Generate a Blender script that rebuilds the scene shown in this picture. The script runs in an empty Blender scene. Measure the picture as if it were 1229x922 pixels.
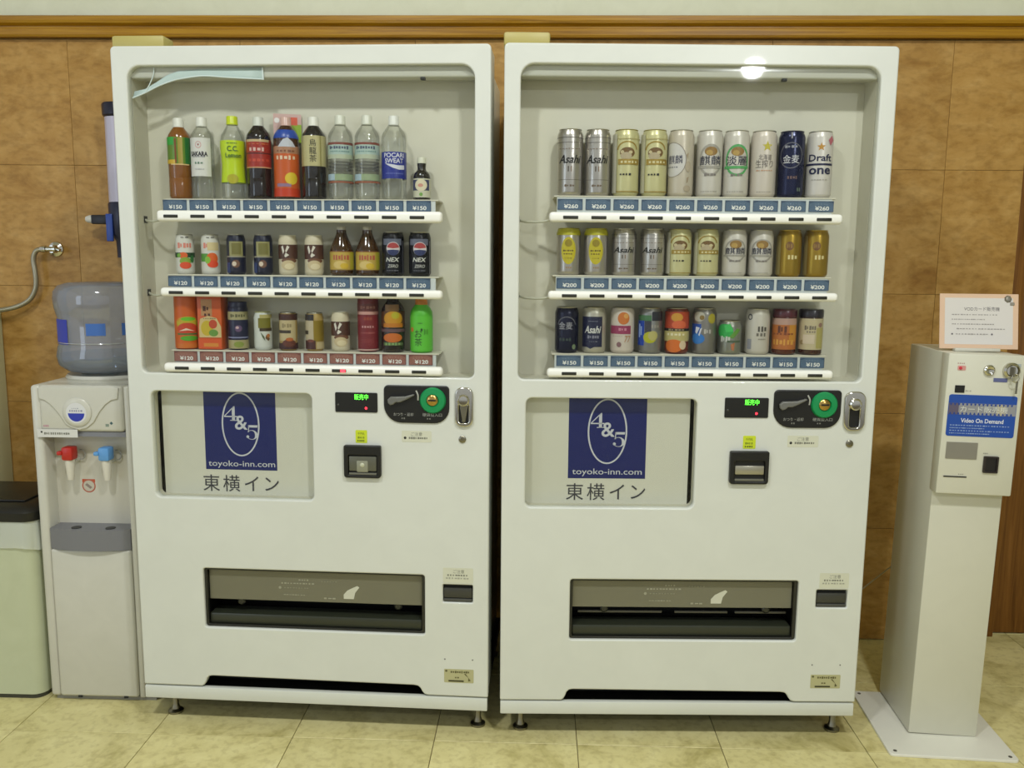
import bpy, bmesh, math, random
from mathutils import Matrix, Vector
random.seed(7)
SC = bpy.context.scene
COL = SC.collection
PI = math.pi

# ------------------------------------------------------------------ camera
F_PX = 1033.8
cam_data = bpy.data.cameras.new('camera')
cam_data.sensor_width = 36.0
cam_data.lens = F_PX / 1229.0 * 36.0
cam_data.clip_start = 0.05
cam = bpy.data.objects.new('camera', cam_data)
COL.objects.link(cam)
cam.matrix_world = (Matrix.Translation((0, -2.2022, 1.3002)) @ Matrix.Rotation(0.0300, 4, 'Z')
                    @ Matrix.Rotation(PI / 2 - 0.1419, 4, 'X') @ Matrix.Rotation(0.0088, 4, 'Z'))
SC.camera = cam

# ------------------------------------------------------------------ world, lights, exposure
w = bpy.data.worlds.new('lobby_ambient')
SC.world = w
w.use_nodes = True
w.node_tree.nodes['Background'].inputs[0].default_value = (0.965, 1.0, 1.02, 1)
w.node_tree.nodes['Background'].inputs[1].default_value = 0.52
SC.view_settings.view_transform = 'Standard'
SC.view_settings.look = 'None'
SC.view_settings.gamma = 1.0
SC.view_settings.use_curve_mapping = False
SC.view_settings.exposure = 0.12


def area(name, loc, aim, size, power, color, shape='DISK', size_y=None):
    d = bpy.data.lights.new(name, 'AREA')
    d.shape = shape
    d.size = size
    if size_y:
        d.size_y = size_y
    d.energy = power
    d.color = color
    o = bpy.data.objects.new(name, d)
    COL.objects.link(o)
    o.location = loc
    o.rotation_euler = (Vector(aim) - Vector(loc)).to_track_quat('-Z', 'Y').to_euler()
    return o


LAMP = (0.97, 1.0, 1.02)
area('downlight', (0.75, -2.00, 3.38), (0.75, -1.0, 0.0), 0.22, 37, LAMP)
area('downlight', (-0.95, -2.00, 3.38), (-0.95, -1.0, 0.0), 0.22, 33, LAMP)
area('pendant_lamp', (1.57, -3.40, 2.52), (1.0, -1.0, 0.5), 0.13, 14, LAMP)
area('entrance_daylight', (-3.3, -2.9, 1.45), (0.0, 0.0, 1.2), 0.8, 12, (0.66, 0.80, 1.0), 'RECTANGLE', 1.9)


# ------------------------------------------------------------------ materials
def lin(c):
    if isinstance(c, str):
        c = c.lstrip('#')
        c = [int(c[i:i + 2], 16) / 255 for i in (0, 2, 4)]
    return tuple((x / 12.92 if x <= 0.04045 else ((x + 0.055) / 1.055) ** 2.4) for x in c) + (1.0,)


MATS = {}


def mat(color, rough=0.45, metal=0.0, emit=0.0, spec=0.5, coat=0.0, name=None):
    key = (str(color), rough, metal, emit, spec, coat)
    if key in MATS:
        return MATS[key]
    m = bpy.data.materials.new(name or 'plain_%d' % len(MATS))
    m.use_nodes = True
    b = m.node_tree.nodes['Principled BSDF']
    b.inputs['Base Color'].default_value = lin(color)
    b.inputs['Roughness'].default_value = rough
    b.inputs['Metallic'].default_value = metal
    b.inputs['Specular IOR Level'].default_value = spec
    b.inputs['Coat Weight'].default_value = coat
    if emit:
        b.inputs['Emission Color'].default_value = lin(color)
        b.inputs['Emission Strength'].default_value = emit
    MATS[key] = m
    return m


def clear(tint=(1, 1, 1), gloss=0.06, rough=0.02, haze=0.0, haze_col=(0.8, 0.8, 0.75), gain=0.5, name='clear'):
    """Thin clear plastic or glass: lets light through, mirrors a little more at grazing angles."""
    key = ('clear', tint, gloss, rough, haze, haze_col, gain)
    if key in MATS:
        return MATS[key]
    m = bpy.data.materials.new(name)
    m.use_nodes = True
    nt = m.node_tree
    nt.nodes.clear()
    out = nt.nodes.new('ShaderNodeOutputMaterial')
    tr = nt.nodes.new('ShaderNodeBsdfTransparent')
    tr.inputs[0].default_value = tuple(tint) + (1,)
    gl = nt.nodes.new('ShaderNodeBsdfGlossy')
    gl.inputs['Roughness'].default_value = rough
    df = nt.nodes.new('ShaderNodeBsdfDiffuse')
    df.inputs[0].default_value = tuple(haze_col) + (1,)
    lw = nt.nodes.new('ShaderNodeLayerWeight')
    lw.inputs[0].default_value = 0.25
    ma = nt.nodes.new('ShaderNodeMath')
    ma.operation = 'MULTIPLY_ADD'
    ma.inputs[1].default_value = gain
    ma.inputs[2].default_value = gloss
    ma.use_clamp = True
    nt.links.new(lw.outputs['Fresnel'], ma.inputs[0])
    mx0 = nt.nodes.new('ShaderNodeMixShader')
    mx0.inputs[0].default_value = haze
    nt.links.new(tr.outputs[0], mx0.inputs[1])
    nt.links.new(df.outputs[0], mx0.inputs[2])
    mx = nt.nodes.new('ShaderNodeMixShader')
    nt.links.new(ma.outputs[0], mx.inputs[0])
    nt.links.new(mx0.outputs[0], mx.inputs[1])
    nt.links.new(gl.outputs[0], mx.inputs[2])
    nt.links.new(mx.outputs[0], out.inputs[0])
    MATS[key] = m
    return m


def mottled(name, cols, scale, rough, detail=6, bump=0.0, spec=0.5, per_object=0.0, fine=None, stretch=(1, 1, 1), coat=0.0):
    """Stone, wood or paint: object-space noise through a colour ramp, shifted a little for every object."""
    m = bpy.data.materials.new(name)
    m.use_nodes = True
    nt = m.node_tree
    b = nt.nodes['Principled BSDF']
    b.inputs['Roughness'].default_value = rough
    b.inputs['Specular IOR Level'].default_value = spec
    b.inputs['Coat Weight'].default_value = coat
    tc = nt.nodes.new('ShaderNodeTexCoord')
    mp = nt.nodes.new('ShaderNodeMapping')
    mp.inputs['Scale'].default_value = stretch
    oi = nt.nodes.new('ShaderNodeObjectInfo')
    sc = nt.nodes.new('ShaderNodeVectorMath')
    sc.operation = 'SCALE'
    sc.inputs[0].default_value = (17.3, 9.1, 23.7)
    nt.links.new(oi.outputs['Random'], sc.inputs['Scale'])
    ad = nt.nodes.new('ShaderNodeVectorMath')
    nt.links.new(tc.outputs['Object'], ad.inputs[0])
    nt.links.new(sc.outputs[0], ad.inputs[1])
    nt.links.new(ad.outputs[0], mp.inputs[0])
    n = nt.nodes.new('ShaderNodeTexNoise')
    n.inputs['Scale'].default_value = scale
    n.inputs['Detail'].default_value = detail
    n.inputs['Roughness'].default_value = 0.65
    n.inputs['Distortion'].default_value = 0.6
    nt.links.new(mp.outputs[0], n.inputs[0])
    r = nt.nodes.new('ShaderNodeValToRGB')
    el = r.color_ramp.elements
    el[0].position, el[0].color = cols[0][0], lin(cols[0][1])
    el[1].position, el[1].color = cols[-1][0], lin(cols[-1][1])
    for p, c in cols[1:-1]:
        e = el.new(p)
        e.color = lin(c)
    nt.links.new(n.outputs[0], r.inputs[0])
    last = r.outputs[0]
    if fine:
        n2 = nt.nodes.new('ShaderNodeTexNoise')
        n2.inputs['Scale'].default_value = fine[0]
        n2.inputs['Detail'].default_value = 4
        nt.links.new(mp.outputs[0], n2.inputs[0])
        r2 = nt.nodes.new('ShaderNodeValToRGB')
        r2.color_ramp.elements[0].position = fine[1]
        r2.color_ramp.elements[0].color = (0.55, 0.5, 0.42, 1)
        r2.color_ramp.elements[1].position = fine[2]
        r2.color_ramp.elements[1].color = (1, 1, 1, 1)
        nt.links.new(n2.outputs[0], r2.inputs[0])
        mu = nt.nodes.new('ShaderNodeMixRGB')
        mu.blend_type = 'MULTIPLY'
        mu.inputs[0].default_value = fine[3]
        nt.links.new(last, mu.inputs[1])
        nt.links.new(r2.outputs[0], mu.inputs[2])
        last = mu.outputs[0]
    if per_object:
        hs = nt.nodes.new('ShaderNodeHueSaturation')
        mr = nt.nodes.new('ShaderNodeMapRange')
        mr.inputs[3].default_value = 1 - per_object
        mr.inputs[4].default_value = 1 + per_object
        nt.links.new(oi.outputs['Random'], mr.inputs[0])
        nt.links.new(mr.outputs[0], hs.inputs['Value'])
        nt.links.new(last, hs.inputs['Color'])
        last = hs.outputs[0]
    nt.links.new(last, b.inputs['Base Color'])
    if bump:
        bp = nt.nodes.new('ShaderNodeBump')
        bp.inputs['Strength'].default_value = bump
        bp.inputs['Distance'].default_value = 0.002
        nt.links.new(n.outputs[0], bp.inputs['Height'])
        nt.links.new(bp.outputs[0], b.inputs['Normal'])
    return m


M_WALLSTONE = mottled('tan_marble', [(0.25, '#936a30'), (0.45, '#ab8344'), (0.6, '#b68f50'), (0.8, '#c4a063')], 10.0, 0.34, 9, 0.02, 0.22, 0.035,
                      fine=(42, 0.30, 0.55, 0.45), stretch=(0.8, 1, 1.5))
M_FLOORSTONE = mottled('cream_marble', [(0.25, '#a89c5c'), (0.45, '#d8cd90'), (0.6, '#e2d89c'), (0.8, '#e9e0ac')], 6.0, 0.36, 9, 0.02, 0.3, 0.04,
                       fine=(50, 0.32, 0.52, 0.35))
M_GROUT = mottled('dark_grout', [(0.3, '#5e5237'), (0.7, '#76694a')], 30, 0.9)
M_WGROUT = mottled('wall_grout', [(0.3, '#9a7840'), (0.7, '#a8864c')], 30, 0.9)
M_UPPER = mottled('cream_paint', [(0.3, '#cfd0b6'), (0.7, '#d6d7be')], 12, 0.8)
M_CEIL = mottled('ceiling_paint', [(0.3, '#d8d8c8'), (0.7, '#dedecf')], 12, 0.85)
M_TRIMWOOD = mottled('varnished_wood', [(0.3, '#80580a'), (0.5, '#a07212'), (0.7, '#b08318')], 5, 0.25, 6, 0.0, 0.4, 0.0, stretch=(0.6, 14, 22), coat=0.3)
M_DOORWOOD = mottled('brown_wood', [(0.3, '#5f3a12'), (0.5, '#7c5120'), (0.7, '#8b5e2a')], 4, 0.35, 6, 0.0, 0.3, 0.0, stretch=(16, 16, 0.7))
M_WHITE = mottled('white_enamel', [(0.3, '#d3d5cb'), (0.7, '#d7d9cf')], 8, 0.32, 3, coat=0.2)
M_KIOSK = mottled('cream_enamel', [(0.3, '#cdcbb8'), (0.7, '#d1cfbc')], 8, 0.36, 3, coat=0.15)
M_WHITE2 = mottled('inner_white_panel', [(0.3, '#c8c5b2'), (0.7, '#cdcab7')], 8, 0.5, 3)
M_PLASTW = mottled('white_plastic', [(0.3, '#c5c3b5'), (0.7, '#cbc9bb')], 9, 0.3, 3, coat=0.15)
M_BIN = mottled('pale_plastic', [(0.3, '#bcc1a0'), (0.7, '#c2c7a7')], 9, 0.42, 3)
M_BLACK = mat('#121210', 0.4)
M_DARK = mat('#1c1c17', 0.6)
M_CHROME = mat('#c9c6ba', 0.14, 1.0)
M_STEEL = mat('#8d8978', 0.32, 1.0)
GLASS = clear((0.985, 0.99, 0.98), 0.004, 0.03, gain=0.2, name='window_acrylic')


# ------------------------------------------------------------------ mesh helpers
def link(name, me, parent=None, mats=None):
    o = bpy.data.objects.new(name, me)
    COL.objects.link(o)
    if parent:
        o.parent = parent
    if mats is not None:
        me.materials.clear()
        for m in (mats if isinstance(mats, (list, tuple)) else [mats]):
            me.materials.append(m)
    return o


def smooth(me, ang=35):
    me.polygons.foreach_set('use_smooth', [True] * len(me.polygons))
    me.set_sharp_from_angle(angle=math.radians(ang))
    me.update()


def bm_mesh(bm, name='mesh', ang=35):
    bmesh.ops.recalc_face_normals(bm, faces=bm.faces)
    me = bpy.data.meshes.new(name)
    bm.to_mesh(me)
    bm.free()
    smooth(me, ang)
    return me


def bm_box(bm, x0, x1, y0, y1, z0, z1, bev=0.0, seg=2, mi=0):
    r = bmesh.ops.create_cube(bm, size=1.0)
    vs = r['verts']
    for v in vs:
        v.co = Vector(((x0 + x1) / 2 + v.co.x * (x1 - x0), (y0 + y1) / 2 + v.co.y * (y1 - y0), (z0 + z1) / 2 + v.co.z * (z1 - z0)))
    fs = list({f for v in vs for f in v.link_faces})
    for f in fs:
        f.material_index = mi
    if bev > 0:
        es = list({e for v in vs for e in v.link_edges})
        bmesh.ops.bevel(bm, geom=es, offset=bev, segments=seg, affect='EDGES', profile=0.5)


def box(name, parent, m, x0, x1, y0, y1, z0, z1, bev=0.0, seg=2):
    bm = bmesh.new()
    bm_box(bm, x0, x1, y0, y1, z0, z1, bev, seg)
    return link(name, bm_mesh(bm, name), parent, m)


def bm_lathe(bm, prof, n=28, c=(0, 0, 0), mi=0, axis='Z'):
    """prof: list of (radius, height)."""
    rings = []

    def P(r, h, a):
        x, y, z = r * math.cos(a), r * math.sin(a), h
        if axis == 'Y':      # along -y (towards the viewer)
            x, y, z = r * math.cos(a), -h, r * math.sin(a)
        elif axis == 'X':
            x, y, z = h, r * math.cos(a), r * math.sin(a)
        return Vector((x + c[0], y + c[1], z + c[2]))
    for r, h in prof:
        if r < 1e-6:
            rings.append([bm.verts.new(P(0, h, 0))])
        else:
            rings.append([bm.verts.new(P(r, h, 2 * PI * k / n)) for k in range(n)])
    for a, b in zip(rings[:-1], rings[1:]):
        for k in range(n):
            k2 = (k + 1) % n
            if len(a) == 1 and len(b) == 1:
                continue
            if len(a) == 1:
                f = bm.faces.new((a[0], b[k], b[k2]))
            elif len(b) == 1:
                f = bm.faces.new((a[k], a[k2], b[0]))
            else:
                f = bm.faces.new((a[k], a[k2], b[k2], b[k]))
            f.material_index = mi


def lathe(name, parent, m, prof, n=28, c=(0, 0, 0), axis='Z', ang=40):
    bm = bmesh.new()
    bm_lathe(bm, prof, n, c, 0, axis)
    return link(name, bm_mesh(bm, name, ang), parent, m)


def bm_tube(bm, pts, r, n=10, mi=0):
    pts = [Vector(p) for p in pts]
    # Catmull-Rom refinement
    fine = []
    if len(pts) > 2:
        for i in range(len(pts) - 1):
            p0 = pts[max(i - 1, 0)]
            p1, p2 = pts[i], pts[i + 1]
            p3 = pts[min(i + 2, len(pts) - 1)]
            for k in range(6):
                t = k / 6
                fine.append(0.5 * ((2 * p1) + (p2 - p0) * t + (2 * p0 - 5 * p1 + 4 * p2 - p3) * t * t + (3 * p1 - p0 - 3 * p2 + p3) * t ** 3))
        fine.append(pts[-1])
    else:
        fine = pts
    rings = []
    up = Vector((0.13, 0.31, 0.94))
    for i, p in enumerate(fine):
        d = (fine[min(i + 1, len(fine) - 1)] - fine[max(i - 1, 0)]).normalized()
        a = d.cross(up)
        if a.length < 1e-4:
            a = d.cross(Vector((1, 0, 0)))
        a.normalize()
        b = d.cross(a)
        up = -d.cross(a).cross(d) if False else up
        rings.append([bm.verts.new(p + (a * math.cos(2 * PI * k / n) + b * math.sin(2 * PI * k / n)) * r) for k in range(n)])
    for A, B in zip(rings[:-1], rings[1:]):
        for k in range(n):
            bm.faces.new((A[k], A[(k + 1) % n], B[(k + 1) % n], B[k])).material_index = mi
    bm.faces.new(rings[0]).material_index = mi
    bm.faces.new(rings[-1]).material_index = mi


def tube(name, parent, m, pts, r, n=10):
    bm = bmesh.new()
    bm_tube(bm, pts, r, n)
    return link(name, bm_mesh(bm, name, 60), parent, m)


def rrect(x0, x1, z0, z1, r, n=5):
    """Rounded rectangle outline; r one radius or (bl, br, tr, tl)."""
    if not isinstance(r, (tuple, list)):
        r = (r,) * 4
    out = []
    for (cx, cz, a0, rr) in ((x0, z0, PI, r[0]), (x1, z0, 1.5 * PI, r[1]), (x1, z1, 0, r[2]), (x0, z1, 0.5 * PI, r[3])):
        px = cx + (rr if cx == x0 else -rr)
        pz = cz + (rr if cz == z0 else -rr)
        if rr < 1e-5:
            out.append((cx, cz))
            continue
        for k in range(n + 1):
            a = a0 + 0.5 * PI * k / n
            out.append((px + rr * math.cos(a), pz + rr * math.sin(a)))
    return out


def ellipse(cx, cz, rx, rz, n=32):
    return [(cx + rx * math.cos(2 * PI * k / n), cz + rz * math.sin(2 * PI * k / n)) for k in range(n)]


def curve_mesh(loops, t, bev, y0):
    """Filled outline with holes, extruded in y: front face at y0, back at y0+t."""
    cu = bpy.data.curves.new('outline', 'CURVE')
    cu.dimensions = '2D'
    cu.fill_mode = 'BOTH'
    cu.extrude = max(t / 2 - bev, 0.0)
    cu.bevel_depth = bev
    cu.bevel_resolution = 2
    cu.offset = -bev
    for lp in loops:
        s = cu.splines.new('POLY')
        s.points.add(len(lp) - 1)
        for p, q in zip(s.points, lp):
            p.co = (q[0], q[1], 0, 1)
        s.use_cyclic_u = True
    ob = bpy.data.objects.new('outline', cu)
    me = bpy.data.meshes.new_from_object(ob)
    bpy.data.objects.remove(ob)
    bpy.data.curves.remove(cu)
    me.transform(Matrix(((1, 0, 0, 0), (0, 0, -1, y0 + t / 2), (0, 1, 0, 0), (0, 0, 0, 1))))
    smooth(me, 35)
    return me


def plate(name, parent, m, loops, t, y0, bev=0.0):
    if not isinstance(loops[0][0], (tuple, list)):
        loops = [loops]
    return link(name, curve_mesh(loops, t, bev, y0), parent, m)


def flat_text(s, size, bold=0.0):
    """A text as flat triangles in the xy plane, centred on the origin; returns vertices and faces, and its size."""
    cu = bpy.data.curves.new('text', 'FONT')
    cu.body = s
    cu.size = size
    cu.resolution_u = 3
    cu.offset = bold
    ob = bpy.data.objects.new('text', cu)
    COL.objects.link(ob)
    me = bpy.data.meshes.new_from_object(ob)
    bpy.data.objects.remove(ob)
    bpy.data.curves.remove(cu)
    vs = [tuple(v.co) for v in me.vertices]
    fs = [tuple(p.vertices) for p in me.polygons]
    bpy.data.meshes.remove(me)
    if not vs:
        return [], [], 0, 0
    x0, x1 = min(v[0] for v in vs), max(v[0] for v in vs)
    y0, y1 = min(v[1] for v in vs), max(v[1] for v in vs)
    vs = [(v[0] - (x0 + x1) / 2, v[1] - (y0 + y1) / 2) for v in vs]
    return vs, fs, x1 - x0, y1 - y0


TXT = {}


def text_cached(s, bold=0.0):
    if any(ord(c) > 0x2E80 for c in s):
        bold = 0.0
    if (s, bold) not in TXT:
        TXT[(s, bold)] = flat_text(s, 1.0, bold)
    return TXT[(s, bold)]


class Print:
    """Flat print (lettering, patches) on a front-facing surface; every ink is a material slot of one mesh."""

    def __init__(self, y):
        self.bm = bmesh.new()
        self.y = y
        self.k = 0
        self.mats = []
        self.step = 0.00012

    def slot(self, m):
        if m not in self.mats:
            self.mats.append(m)
        return self.mats.index(m)

    def poly(self, pts, m):
        self.k += 1
        y = self.y - self.k * self.step
        vs = [self.bm.verts.new((p[0], y, p[1])) for p in pts]
        f = self.bm.faces.new(vs)
        f.material_index = self.slot(m)
        return self

    def rect(self, x0, x1, z0, z1, m):
        return self.poly([(x0, z0), (x1, z0), (x1, z1), (x0, z1)], m)

    def ring(self, cx, cz, rx, rz, wd, m, n=40):
        self.k += 1
        y = self.y - self.k * self.step
        A = [self.bm.verts.new((p[0], y, p[1])) for p in ellipse(cx, cz, rx, rz, n)]
        B = [self.bm.verts.new((p[0], y, p[1])) for p in ellipse(cx, cz, rx - wd, rz - wd, n)]
        for i in range(n):
            self.bm.faces.new((A[i], A[(i + 1) % n], B[(i + 1) % n], B[i])).material_index = self.slot(m)
        return self

    def text(self, s, cx, cz, m, height=None, width=None, bold=0.0):
        vs, fs, tw, th = text_cached(s, bold)
        if not vs:
            return self
        sx = sz = (height / th) if height else (width / tw)
        if width:
            sx = width / tw
        self.k += 1
        y = self.y - self.k * self.step
        V = [self.bm.verts.new((cx + v[0] * sx, y, cz + v[1] * sz)) for v in vs]
        for f in fs:
            try:
                self.bm.faces.new([V[i] for i in f]).material_index = self.slot(m)
            except ValueError:
                pass
        return self

    def marks(self, x0, x1, z, h, m, n, seed=1):
        """Rows of small dashes: print too blurred in the photograph to be read."""
        rnd = random.Random(seed)
        x = x0
        stepx = (x1 - x0) / n
        for i in range(n):
            wd = stepx * rnd.uniform(0.45, 0.85)
            hh = h * rnd.uniform(0.6, 1.0)
            self.rect(x, x + wd, z - hh / 2, z + hh / 2, m)
            self.k -= 1
            x += stepx
        self.k += 1
        return self

    def build(self, name, parent):
        me = bpy.data.meshes.new(name)
        self.bm.to_mesh(me)
        self.bm.free()
        # faces towards the viewer (-y)
        for m in self.mats:
            me.materials.append(m)
        o = bpy.data.objects.new(name, me)
        COL.objects.link(o)
        o.parent = parent
        return o


def thing(name, label, cat, loc=(0, 0, 0), rz=0.0, group=None):
    o = bpy.data.objects.new(name, None)
    o.empty_display_size = 0.05
    COL.objects.link(o)
    o.location = loc
    o.rotation_euler = (0, 0, rz)
    o['label'] = label
    o['category'] = cat
    if group:
        o['group'] = group
    return o


def structure(o):
    o['kind'] = 'structure'
    return o


# ------------------------------------------------------------------ the room
def build_room():
    fl = structure(box('floor', None, M_GROUT, -4.2, 4.2, -5.2, 0.86, -0.08, -0.004))
    me = None
    tw = 0.39
    for i in range(-11, 10):
        for j in range(-7, 3):
            x0, y0 = 0.12 + tw * i, -0.018 + tw * j
            if y0 + tw > 0.87:
                continue
            if me is None:
                bm = bmesh.new()
                bm_box(bm, 0.001, tw - 0.001, 0.001, tw - 0.001, -0.012, 0.0, 0.0009, 1)
                me = bm_mesh(bm, 'floor_tile')
                me.materials.append(M_FLOORSTONE)
            o = bpy.data.objects.new('floor_tile', me)
            COL.objects.link(o)
            o.location = (x0, y0, 0)
            o.parent = fl
    # the strip of floor up to the wall
    bm = bmesh.new()
    bm_box(bm, 0.001, tw - 0.001, 0.001, 0.098, -0.012, 0.0, 0.0009, 1)
    me2 = bm_mesh(bm, 'floor_tile_cut')
    me2.materials.append(M_FLOORSTONE)
    for i in range(-11, 10):
        o = bpy.data.objects.new('floor_tile', me2)
        COL.objects.link(o)
        o.location = (0.12 + tw * i, -0.018 + tw * 2, 0)
        o.parent = fl
    wall = structure(box('wall_back', None, M_WGROUT, -4.2, 1.555, 0.698, 0.82, -0.08, 2.02))
    wt, ht = 0.571, 0.4
    tiles = {}
    xs = [1.305 - wt * k for k in range(0, 10)]
    cols = [(1.305, 1.555)] + [(x - wt, x) for x in xs[:9]]
    for (x0, x1) in cols:
        for r in range(5):
            key = round(x1 - x0, 3)
            if key not in tiles:
                bm = bmesh.new()
                bm_box(bm, 0.0005, key - 0.0005, 0.0, 0.012, 0.0005, ht - 0.0005, 0.0005, 1)
                tiles[key] = bm_mesh(bm, 'wall_tile')
                tiles[key].materials.append(M_WALLSTONE)
            o = bpy.data.objects.new('wall_tile', tiles[key])
            COL.objects.link(o)
            o.location = (x0, 0.69, 0.003 + ht * r)
            o.parent = wall
    structure(box('wall_upper', None, M_UPPER, -4.2, 4.2, 0.692, 0.82, 2.02, 3.55))
    # picture-rail like wooden moulding, stepped
    bm = bmesh.new()
    prof = [(0.69, 2.006), (0.668, 2.006), (0.664, 2.012), (0.664, 2.030), (0.672, 2.034), (0.672, 2.040),
            (0.656, 2.046), (0.652, 2.054), (0.652, 2.066), (0.658, 2.070), (0.69, 2.070)]
    A = [bm.verts.new((-4.2, y, z)) for y, z in prof]
    B = [bm.verts.new((4.2, y, z)) for y, z in prof]
    for k in range(len(prof)):
        k2 = (k + 1) % len(prof)
        bm.faces.new((A[k], A[k2], B[k2], B[k]))
    bm.faces.new(A)
    bm.faces.new(B)
    structure(link('trim_1', bm_mesh(bm, 'trim', 25), None, M_TRIMWOOD))
    # brown wooden door set back beside the marble
    dr = structure(box('door_1', None, M_DOORWOOD, 1.62, 2.5, 0.765, 0.81, 0.004, 1.99, 0.003))
    box('door_frame', dr, M_DOORWOOD, 1.5555, 1.618, 0.735, 0.815, 0.0, 2.004, 0.003)
    structure(box('wall_door_side', None, M_UPPER, 2.5, 4.2, 0.70, 0.82, -0.08, 2.02))
    structure(box('ceiling', None, M_CEIL, -4.2, 4.2, -5.2, 0.82, 3.45, 3.55))
    structure(box('wall_right', None, M_UPPER, 4.2, 4.3, -5.2, 0.82, -0.08, 3.55))


# ------------------------------------------------------------------ vending machines
W, H = 0.9697, 1.83
ZD, ZB = 0.1143, 0.0739
WL, WR, WT, WB = 0.041, 0.929, 1.7815, 0.9975
SHELVES = {'left': [(1.394, 1.4225), (1.2005, 1.2235), (1.001, 1.025)],
           'right': [(1.3985, 1.4235), (1.204, 1.226), (1.004, 1.027)]}
STAND = {'left': [1.4535, 1.258, 1.058], 'right': [1.4655, 1.2655, 1.0635]}
YY = 0.055      # depth of the drinks' axes behind the door's front

M_LAMPCOVER = mat('#bcbcae', 0.16, 0.0, coat=0.3)
M_RAIL = mat('#f1f0e6', 0.3)
M_SLOT = mat('#24241a', 0.45)
M_STICKER = mat('#cfcfb9', 0.5)
M_INK = mat('#2a2a26', 0.6)
M_INKSOFT = mat('#77776a', 0.6)
M_WHITEINK = mat('#dcdcd4', 0.5)
M_BLUE = mat('#151f60', 0.45)
M_GREY = mat('#77776f', 0.4)


def four_and_five(pr, cx, cz, s, m):
    """The serif figures 4 & 5 stepping down to the right; s is the height of a figure."""
    def T(pts, ox, oz):
        pr.poly([(cx + ox + x * s, cz + oz + z * s) for x, z in pts], m)
        pr.k -= 1
    # 4
    ox, oz = -0.70 * s, 0.62 * s
    T([(0.10, -0.5), (0.30, -0.5), (0.30, 0.5), (0.22, 0.5), (0.10, 0.38)], ox, oz)
    T([(-0.45, -0.17), (-0.36, -0.17), (0.24, 0.44), (0.22, 0.5)], ox, oz)
    T([(-0.45, -0.25), (0.46, -0.25), (0.46, -0.17), (-0.45, -0.17)], ox, oz)
    T([(-0.04, -0.5), (0.44, -0.5), (0.44, -0.45), (-0.04, -0.45)], ox, oz)
    # 5
    ox, oz = 0.72 * s, -0.66 * s
    T([(-0.22, 0.34), (0.40, 0.34), (0.44, 0.5), (-0.22, 0.5)], ox, oz)
    T([(-0.24, 0.02), (-0.18, 0.02), (-0.16, 0.5), (-0.22, 0.5)], ox, oz)
    outer, inner = [], []
    for k in range(19):
        a = math.radians(140 - 300 * k / 18)
        wd = 0.05 + 0.14 * max(0.0, math.cos(a * 1.0 - 0.1)) ** 1.2 if math.cos(a - 0.1) > 0 else 0.05
        outer.append((0.02 + 0.40 * math.cos(a), -0.17 + 0.33 * math.sin(a)))
        inner.append((0.02 + (0.40 - wd) * math.cos(a), -0.17 + (0.33 - wd * 0.6) * math.sin(a)))
    for k in range(18):
        T([outer[k], outer[k + 1], inner[k + 1], inner[k]], ox, oz)
    T(ellipse(-0.27, -0.30, 0.10, 0.10, 12), ox, oz)
    pr.k += 1
    pr.text('&', cx + 0.02 * s, cz + 0.0 * s, m, height=0.98 * s, bold=0.012)


def price_card(hot, price):
    p = Print(0.0)
    bg = mat('#8a5a4c', 0.45) if hot else mat('#4a6076', 0.45)
    edge = mat('#6d4038', 0.45) if hot else mat('#34485e', 0.45)
    p.rect(-0.0315, 0.0315, -0.0135, 0.0135, edge)
    p.poly([(-0.0300, -0.0125), (0.0300, -0.0125), (0.0300, 0.007), (0.016, 0.0120), (-0.016, 0.0120), (-0.0300, 0.007)], bg)
    soft = mat('#a98a7c', 0.5) if hot else mat('#8496a6', 0.5)
    for i, ch in enumerate('あったか〜い' if hot else 'つめた〜い'):
        n = 6 if hot else 5
        u = (i - (n - 1) / 2) * 0.0075
        p.text(ch, u, 0.0062 - u * u * 6.0, soft, height=0.0042 if ch != '〜' else 0.0016)
        p.k -= 1
    p.k += 1
    p.text(price, 0.002, -0.0048, M_WHITEINK, height=0.0105, width=0.036, bold=0.025)
    bm = p.bm
    bm_box(bm, -0.0315, 0.0315, 0.0001, 0.0012, -0.0135, 0.0135, 0, 1, p.slot(edge))
    me = bpy.data.meshes.new('price_card')
    bm.to_mesh(me)
    bm.free()
    for m in p.mats:
        me.materials.append(m)
    return me


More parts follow.
